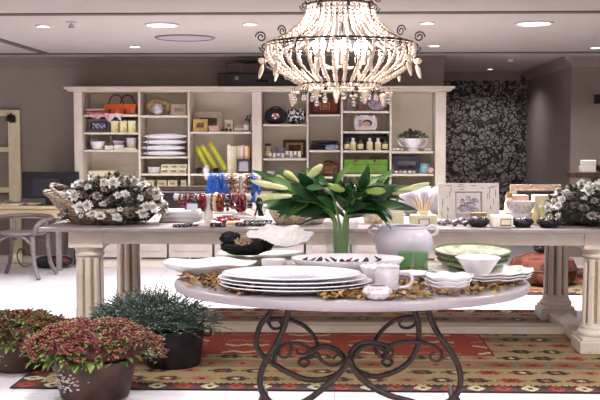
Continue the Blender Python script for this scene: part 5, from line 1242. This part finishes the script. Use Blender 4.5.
# ---------------------------------------------------------------- kilim rug
RC = [pm('rug_brown','2e1e1a','38261f',60,.95,bump=.3), pm('rug_sand','94805a','86724e',60,.95,bump=.3), pm('rug_red','8e3422','7c2c1e',60,.95,bump=.3), pm('rug_cream','b8aa8a','a89a7a',60,.95,bump=.3), pm('rug_olive','74664a','665a40',60,.95,bump=.3), pm('rug_rose','9a5e4e','8c5446',60,.95,bump=.3), pm('rug_black','241a1c','2c2022',60,.95,bump=.3), pm('rug_maroon','56211e','4a1c1a',60,.95,bump=.3)]
def star(u, v, c1, c2, bg):     # hooked diamond motif in a cell, u,v in -1..1
    a, b = abs(u), abs(v)
    if a+b < .28: return c2
    if a+b < .62 and (a > .16 or b > .16) : return c1
    if .62 <= a+b < .95 and abs(a-b) < .34: return c1
    if (b < .14 and a < .9) : return c1
    return bg
def kilim(x, y, W, H):
    bd = min(x, W-x, y, H-y); 
    if bd < .012: return 6
    if bd < .135:
        s_ = (x if min(y,H-y) <= min(x,W-x) else y)/.15; k = int(math.floor(s_)); u = (s_-k)*2-1; v = (bd-.0735)/.06
        return (3 if k%2 else 2) if abs(u)+abs(v)*.6 < .75 and not (abs(u) < .2 and abs(v) < .3) else (0 if k % 3 else 7)
    if bd < .155: return 6 if int((x+y)/.018)%2 else 3
    ix, iy = x-.155, y-.155; w, h = W-.31, H-.31
    k1 = .20
    # inner red fields
    rx0, rx1 = .45, 2.71
    for ry0, ry1 in ((.76,1.50),):
        if rx0 < ix < rx1 and ry0 < iy < ry1:
            if min(ix-rx0, rx1-ix, iy-ry0, ry1-iy) < .018: return 7
            cx_ = (ix-rx0)/.42; k = int(cx_); u = (cx_-k)*2-1; cy_ = (iy-ry0)/((ry1-ry0)/2); kk = int(cy_); v = (cy_-kk)*2-1
            zig = abs(abs(v)-.45-.25*abs(((u*3)%2)-1))
            if zig < .13 and abs(u) < .72: return 3 if (k+kk)%2 else 5
            return 2
    row = iy/k1; r_ = int(row); col = ix/.20+(.5 if r_%2 else 0); c_ = int(col)
    u = (col-c_)*2-1; v = (row-r_)*2-1
    bg = 1 if (r_ % 4 < 2) else (4 if r_ % 4 == 2 else 1)
    pal = ((0,2),(2,0),(6,5),(7,3),(5,0),(0,3)); q = pal[(c_*7+r_*5+(c_*r_)%3)%6]
    return star(u*1.05, v*1.1, q[0], q[1], bg)
def rug(name, label, x0, x1, y0, y1, step, th=.009):
    W, H = x1-x0, y1-y0; nx, ny = int(W/step), int(H/step)
    m = MB(); m.cells(nx, ny, W, H, lambda u,v: kilim(u*W, v*H, W, H), y=0, x0=0)
    m.v = [Vector((p.x, p.z, th)) for p in m.v]
    m.box((W/2,H/2,th/2-.0005),(W-.002,H-.002,th-.001), mi=0)
    o = m.build(name, RC, loc=(x0,y0,0), smooth=False); return tag(o, label, 'rug')
rug('kilim_rug', 'patterned red and sand kilim rug under the two tables', -1.83, 1.86, 5.50, 8.2, .0125)
rug('kilim_rug', 'red patterned kilim rug on the far floor behind the fluted leg', 1.42, 3.4, 9.05, 10.9, .025)
# pouf and cushions on the far rug
p = P(551,275,9.6)
t = thing('kilim_pouf', 'low rust red pouf on the far rug behind the fluted leg', 'pouf', (2.02, 9.75, .009))
MB().lathe([(0,0),(.25,0),(.31,.05),(.33,.15),(.29,.24),(.18,.285),(0,.295)], 36).build('pouf_body', pm('rust_kilim','54281e','7c4634',14,.9,bump=.4,lo=.45,hi=.55), t)
MB().tube([(.331*math.cos(2*PI*i/40),.331*math.sin(2*PI*i/40),.15) for i in range(40)], .008, 6, True).build('piping', BROWN, t)
o = MB().ball((0,0,.12), 1, 20, 12, (.17,.14,.12), pw=.8).build('round_cushion', pm('mauve_brown_cloth','7c5c58','6a4c4a',14,.9,bump=.3), loc=(2.55, 9.5, .01)); tag(o, 'mauve-brown round cushion on the far rug beside the rust pouf', 'cushion')
o = MB().ball((0,0,.045), 1, 18, 10, (.07,.07,.045)).build('dark_bowl', DKB, loc=(2.0, 9.75, .308)); o.name = 'dark_ball'; tag(o, 'small dark ball resting on top of the rust pouf', 'ball')
# ---------------------------------------------------------------- potted plants
RUST = pm('rusted_tin', '5c413a', '3c2a25', 9, .6, .2, bump=.25)
MOT = pm('flaked_white_motif', 'd8d0cc', 'b4a8a4', 40, .8)
def bucket(label, cat, X, Y, rt, rb, h, handle=False, motif=True, z0=0, mat=None, name='potted_plant'):
    t = thing(name, label, cat, (X,Y,z0))
    MB().lathe([(0,0),(rb*.97,0),(rb,.006),(rt*.985,h-.014),(rt*1.02,h-.012),(rt*1.03,h),(rt*.96,h),(rt*.93,h-.03),(0,h-.035)], 40, mi=[0,0,0,0,0,0,0,1]).build('pot', [mat or RUST, pm('potting_soil','2a201a','3a2c22',40,.9)], t)
    if motif:
        m = MB()
        for k in range(80):
            a = -PI*.72+R.gauss(0,.26)+(.06*math.sin(k)); zz = h*.5+R.gauss(0,h*.11)+.02*math.sin(k*1.7); r_ = rb+(rt-rb)*zz/h
            m.ball((r_*math.cos(a), r_*math.sin(a), zz), R.uniform(.004,.010), 6, 4, (1,1,.6))
        m.build('painted_motif', MOT, t)
    if handle: 
        for s_ in (-1,1): MB().tube(smooth_path([(s_*rt*.97,0,h*.8),(s_*(rt+.03),0,h*.8),(s_*(rt+.035),0,h*.98),(s_*rt*.98,0,h*1.0)]), .008, 8).build('handle', IRON, t)
    return t
SG = [pm('sedum_green','42542a','526632',20,.7), pm('sedum_light','6c8038','7a8c40',20,.7), pm('sedum_red','6e302c','82403a',25,.7), pm('sedum_plum','54262c','642f34',25,.7), pm('sedum_pink','94584f','8a4e4a',25,.7), pm('sedum_rust','84462e','743c28',25,.7)]
def sedum(t, h, a, b, H, nc, reds, mix, spiky=False):
    m = MB(); g = MB()
    m.ball((0,0,h+H*.25), 1, 30, 12, (a*.72,b*.72,H*.42), mi=3, wob=.25)
    for k in range(nc):
        an = R.uniform(0,2*PI); rr = math.sqrt(R.random())*1.02; z = h+H*(.20+.66*math.sqrt(max(0,1-min(1,rr*rr))))+R.uniform(-.02,.025); x, y = a*rr*math.cos(an), b*rr*math.sin(an)
        if spiky:
            for j in range(9):
                q = R.uniform(0,2*PI); e_ = R.uniform(.3,1.2); g.leaf((x,y,z-.02), (math.cos(q),math.sin(q),e_), R.uniform(.025,.048), .011, (R.uniform(-1,1),R.uniform(-1,1),1), .2, mi=R.choice(reds), n=2)
        else:
            for j in range(11):
                q = R.uniform(0,2*PI); s_ = R.uniform(0,.034); g.ball((x+s_*math.cos(q), y+s_*math.sin(q), z+R.uniform(-.006,.012)-s_*.25), R.uniform(.005,.0085), 5, 4, (1,1,.8), mi=R.choice(reds))
        for j in range(mix):
            q = R.uniform(0,2*PI); m.leaf((x*.96,y*.96,z-.035), (math.cos(q)+x*1.5,math.sin(q)+y*1.5,R.uniform(-.2,.6)), R.uniform(.035,.07), R.uniform(.016,.03), (0,0,1), .3, mi=R.choice((0,0,1)), n=4)
    for k in range(50):
        an = R.uniform(0,2*PI); x, y = a*.8*math.cos(an), b*.8*math.sin(an); m.leaf((x,y,h+H*R.uniform(.05,.3)), (math.cos(an)+R.uniform(-.5,.5), math.sin(an)+R.uniform(-.5,.5), R.uniform(-.5,.2)), R.uniform(.05,.085), R.uniform(.025,.04), (0,0,1), .3, mi=R.choice((0,0,1)), n=4)
    m.build('leaves', SG, t); g.build('flower_heads', SG, t)
px0 = P(95,367,5.35)
t = bucket('rusted tin pot of dusky red sedum, frontmost of the three plants', 'potted plant', px0.x, 5.35, .232, .185, .215, z0=.0095)
sedum(t, .195, .37, .28, .23, 420, (2,3,4,2,3,5,2,1), 1)
m = MB()
for k in range(26):
    a = -PI*.72+R.gauss(0,.5); r_ = R.uniform(.26,.36); q = R.uniform(-.3,.3); m.leaf((r_*math.cos(a)*.9, r_*math.sin(a)*.72, .225+R.uniform(-.02,.03)), (math.cos(a+q), math.sin(a+q), -.25), R.uniform(.05,.09), .04, (0,0,1), .3, mi=R.choice((0,1,1)), n=4)
m.build('hanging_leaves', SG, t)
px1 = P(22,352,6.05)
t = bucket('rusted tin pot of green and rust red sedum behind the frontmost pot', 'potted plant', px1.x, 6.0, .225, .155, .19, z0=.0095)
sedum(t, .165, .36, .28, .20, 330, (2,5,5,5,1,0,0,2), 2, True)
px2 = P(173,340,6.12)
ZINC = pm('dark_zinc', '24222a', '34323c', 10, .5, .4, bump=.2)
t = bucket('dark metal pot with side handles holding feathery grey-green shrub', 'potted plant', px2.x, 6.12, .20, .17, .23, True, True, .009, ZINC)
FG = [pm('feather_green','6c7a72','808f86',25,.75), pm('feather_dark','36463c','425246',25,.8), pm('feather_pale','8c9c92','a0aea6',25,.75)]
m = MB(); px_ = P(157,330,6.3).x-px2.x
m.ball((px_+.02,0,.27), 1, 30, 14, (.24,.16,.10), mi=1, wob=.5)
for k in range(760):
    an = R.uniform(0,2*PI); rr = math.sqrt(R.random()); u = Vector((rr*math.cos(an), rr*math.sin(an), math.sqrt(max(0,1-rr*rr))))
    lump = 1+.22*math.sin(an*3+1)*rr
    p = Vector((px_+((.32*u.x*lump-.02)), .24*u.y*lump, .22+.13*u.z)); d = Vector((u.x*.9+R.uniform(-.5,.5), u.y*.8+R.uniform(-.5,.5), R.uniform(-.2,.5)+.5*u.z)).normalized(); L_ = R.uniform(.08,.18)
    q2 = p+d*L_+Vector((0,0,-.25*L_*rr)); m.tube([p, p.lerp(q2,.5)+Vector((0,0,.010)), q2], [.0028,.0022,.001], 4, mi=1)
    for j in range(10):
        c = p.lerp(q2, .1+.9*j/10)+Vector((0,0,.008*math.sin(PI*j/10))); a = j*2.4+k; m.leaf(c, (math.cos(a)+d.x*.6, math.sin(a)+d.y*.6, .35+d.z*.6), R.uniform(.014,.026), .0065, (R.uniform(-1,1),R.uniform(-1,1),1), .2, mi=R.choice((0,0,1,1,2)), n=2)
m.build('foliage', FG, t)
# ---------------------------------------------------------------- desk corner
DESKW = pm('beige_desk', 'cdb898', 'c0aa88', 6, .55, stretch=(1,8,8))
dz_ = P(20,206,10.5).z
DX0, DX1 = -4.25, P(65,206,10.5).x
t = thing('wooden_desk', 'pale wooden counter desk carrying the black monitor', 'desk', ((DX0+DX1)/2, 10.5, 0)); w = DX1-DX0
MB().bx(-w/2, w/2, 0, .68, dz_-.035, dz_).build('desk_top', DESKW, t, smooth=False, bevel=.004)
MB().bx(-w/2+.05, w/2-.05, .02, .64, dz_-.13, dz_-.035).build('apron', DESKW, t, smooth=False)
for u in (-w/2+.09, w/2-.09):
    for v in (.07, .6): MB().box((u,v,(dz_-.13)/2),(.05,.05,dz_-.13)).build('leg', pm('grey_metal_leg','8c8486','7c7476',20,.4), t, smooth=False)
yM = 10.62; x0, x1 = P(22,185,yM).x, P(79,185,yM).x; zt_, zb_ = P(50,171.5,yM).z, dz_
t = thing('computer_monitor', 'black computer monitor seen from behind on the desk', 'monitor', ((x0+x1)/2, yM, dz_)); w = x1-x0; H = zt_-dz_
M = Matrix.Rotation(-.12,4,'X') @ Matrix.Identity(4)
MB().bx(-w/2, w/2, 0, .03, .075, H).build('screen_shell', BLACK, t, smooth=False, bevel=.008)
MB().bx(-w*.34, w*.2, -.035, -.0005, .085, H-.075).bx(-w*.30, w*.16, -.055, -.0355, .10, H-.105).build('rear_housing', pm('charcoal_plastic','2a2a33','32323c',20,.25), t, smooth=False, bevel=.006)
MB().bx(-.05, .05, -.02, .02, .012, .12).box((0,0,.006),(.26,.18,.012)).build('stand', BLACK, t, smooth=False, bevel=.004)
for i, (px, cm) in enumerate(((8,'top'),)):
    for k in range(3):
        o = MB().box((0,0,.004),(.21,.28,.008)).build('paper_stack', (PAPER,WPAPER,GREYPL)[k], loc=(P(10,200,10.62).x+.02*k, 10.72, dz_+k*.0085), rz=.1*k, smooth=False); tag(o, ('bottom cream','middle white','top grey')[k]+' sheet pile lying on the desk before the cream frame', 'papers', 'papers on the desk')
o = MB().lathe(plate_prof(.08,.022), 32).build('shallow_dish', pm('sand_ceramic','d8ccb8','c8bca8',10,.4), loc=(P(34,203,10.6).x, 10.58, dz_)); tag(o, 'shallow sand coloured dish on the desk before the monitor', 'dish')
m = MB()
for k in range(12): a = k*2.4; m.leaf((0,0,.012), (math.cos(a),math.sin(a),.35), .05, .03, (0,0,1), .3, n=3, mi=k%3)
o = m.build('cloth_flower', [BLACKCLOTH, WPAPER, GREYPL], loc=(P(6,196,10.6).x, 10.66, dz_+.027)); tag(o, 'black and white cloth flower lying on the desk papers', 'flower')
# cream frame behind the desk
yF = 11.2
f0 = P(0,130,yF).x; f1 = P(19.5,130,yF).x; w = .95; zt_ = P(10,110,yF).z
t = thing('cream_ladder_frame', 'tall cream wooden frame with crossbars standing behind the desk', 'frame', (f1-w/2, yF, 0))
for u in (-w/2+.06, w/2-.06): MB().box((u,0,zt_/2),(.135,.035,zt_)).build('stile', CREAMWOOD, t, smooth=False, bevel=.004)
for py, hh in ((113,.07),(149.5,.055),(190,.06)): MB().box((0,0,P(10,py,yF).z),(w-.255,.03,hh)).build('crossbar', CREAMWOOD, t, smooth=False, bevel=.003)
p = P(11,119,yF-.05); m = MB()
for k in range(22): a = k*2.4; q = .3+.7*(k%5)/5; m.leaf((0,0,0), (math.cos(a),-.5-.5*(k%3)*.4,math.sin(a)), .085*q, .05, (0,-1,0), .5, n=4)
m.ball((0,-.02,0), .03, 10, 8)
o = m.build('fabric_corsage', pm('aubergine_cloth','2c2028','3c2c36',25,.8), loc=(p.x, yF-.024, p.z)); tag(o, 'dark aubergine cloth flower pinned to the cream frame', 'flower')
# bentwood chair
GREYW = pm('grey_bentwood', '756a6b', '655a5b', 9, .5, stretch=(1,1,4))
hx = P(22,222,10.1).x
t = thing('bentwood_chair', 'grey bentwood armchair with curved hoop arms before the desk', 'chair', (hx, 10.08, 0), -.15)
sz = .455
MB().lathe([(0,sz-.02),(.235,sz-.02),(.25,sz-.005),(.245,sz+.01),(.22,sz+.014),(0,sz+.008)], 36, sy=.85).build('seat', GREYW, t)
for s_, v in ((-1,-1),(1,-1),(-1,1),(1,1)):
    u = s_*.2; y_ = v*.17
    MB().tube(smooth_path([(u,y_,sz-.02),(u*1.02,y_*1.02,.3),(u*1.15,y_*1.1,.12),(u*1.42,y_*1.25,.012)]), [.027]*9+[.023]*16, 8).build('leg', GREYW, t)
pts = [(-.22,-.19,.46),(-.26,-.2,.54),(-.29,-.12,.585),(-.29,.08,.60),(-.2,.22,.61),(0,.27,.615),(.2,.22,.61),(.29,.08,.60),(.29,-.12,.585),(.26,-.2,.54),(.22,-.19,.46)]
MB().tube(smooth_path(pts), .023, 8).build('arm_hoop', GREYW, t)
for u in (-.17,.17): MB().tube([(u,.17,sz),(u*1.1,.23,.605)], .016, 8).build('back_post', GREYW, t)
MB().tube(smooth_path([(-.2,-.17,.34),(-.1,-.17,.42),(0,-.175,.435),(.1,-.17,.42),(.2,-.17,.34)]), .015, 8).build('brace', GREYW, t)
MB().tube(smooth_path([(-.2,.17,.34),(0,.175,.435),(.2,.17,.34)]), .015, 8).build('brace', GREYW, t)
bp_ = P(52,257,10.75)
t = soft_bag('dark_bag', 'black bag with a red top lying on the floor beneath the desk', (bp_.x, 10.8, .004), .42, .22, .12, BLACKCLOTH)
MB().ball((.09,-.06,.08), 1, 16, 8, (.10,.06,.045), wob=.2).build('red_panel', pm('dull_red_cloth','6e2c30','5a2226',20,.8), t)
MB().tube(smooth_path([(-.18,-.02,.06),(-.32,-.05,.02),(-.4,-.0,.12),(-.38,.05,.2),(-.28,.03,.14),(-.16,0,.08)]), .007, 6).build('shoulder_strap', BLACK, t)
# ---------------------------------------------------------------- shelf of candles by the side wall
ys = 10.2
z_ = P(585,172,ys).z; x0 = P(568.5,172,ys).x
t = thing('plant_stand', 'tall dark pedestal stand with a narrow top behind the white flower basket', 'stand', (x0+.27, ys, .0095))
z_ -= .0095; MB().bx(-.27,.27,-.13,.13,z_-.055,z_).build('stand_top', pm('carved_dark_wood','35241f','5c4238',40,.5,bump=.5), t, smooth=False, bevel=.005)
MB().lathe([(0,0),(.2,0),(.2,.03),(.06,.06),(.035,.12),(.035,z_*.5),(.05,z_*.52),(.035,z_*.55),(.03,z_-.13),(.09,z_-.056),(0,z_-.056)], 24, (.03,0,0)).build('pedestal', BROWN, t)
wa, wb = P(580,165,ys-.05).x, P(594.5,165,ys-.05).x
z_ += .0105; hb = (P(587,160,ys-.05).z-z_)/2
for k in range(2):
    o = thing('white_candle', ('lower','upper')[k]+' square white candle block stacked on the dark pedestal stand', 'candle', ((wa+wb)/2+.008*k, ys-.05, z_+hb*k), 0, 'stacked white candle blocks')
    ww = (wb-wa)/2*(1-.06*k); MB().bx(-ww, ww, -.06, .06, 0, hb-.001).build('wax_block', pm('white_wax','f6f2ea'), o, smooth=False, bevel=.006)
o = MB().ball((0,0,.055), 1, 14, 10, (.05,.05,.055), wob=.2).build('dark_ball', BROWN, loc=(P(598,165,ys).x+.03, ys, z_)); tag(o, 'dark brown ball beside the white candle blocks on the pedestal', 'ball')
p = P(600,99,YW-.03)
t = thing('wall_hook', 'dark iron hook rail fixed high on the pale side wall', 'hook', (p.x+.05, YW, p.z))
MB().bx(-.11,.11,-.02,-.0005,-.05,.05).build('plate', IRON, t, smooth=False, bevel=.004)
for u in (-.06,.06): MB().tube(smooth_path([(u,-.02,.02),(u,-.06,.0),(u,-.075,-.03),(u,-.06,-.05),(u,-.045,-.035)]), .008, 8).build('hook', IRON, t)
# ---------------------------------------------------------------- render look
w_ = bpy.data.worlds.new('world'); S.world = w_; w_.use_nodes = True
w_.node_tree.nodes['Background'].inputs[0].default_value = lin('d8d0d4'); w_.node_tree.nodes['Background'].inputs[1].default_value = .15
S.view_settings.view_transform = 'Standard'; S.view_settings.look = 'None'; S.view_settings.gamma = 1; S.view_settings.exposure = .2
S.view_settings.use_curve_mapping = False
S.cycles.max_bounces = 8; S.cycles.diffuse_bounces = 4; S.cycles.transmission_bounces = 8; S.cycles.glossy_bounces = 3
S.cycles.use_denoising = True; S.cycles.caustics_reflective = False; S.cycles.caustics_refractive = False; S.cycles.sample_clamp_indirect = 6
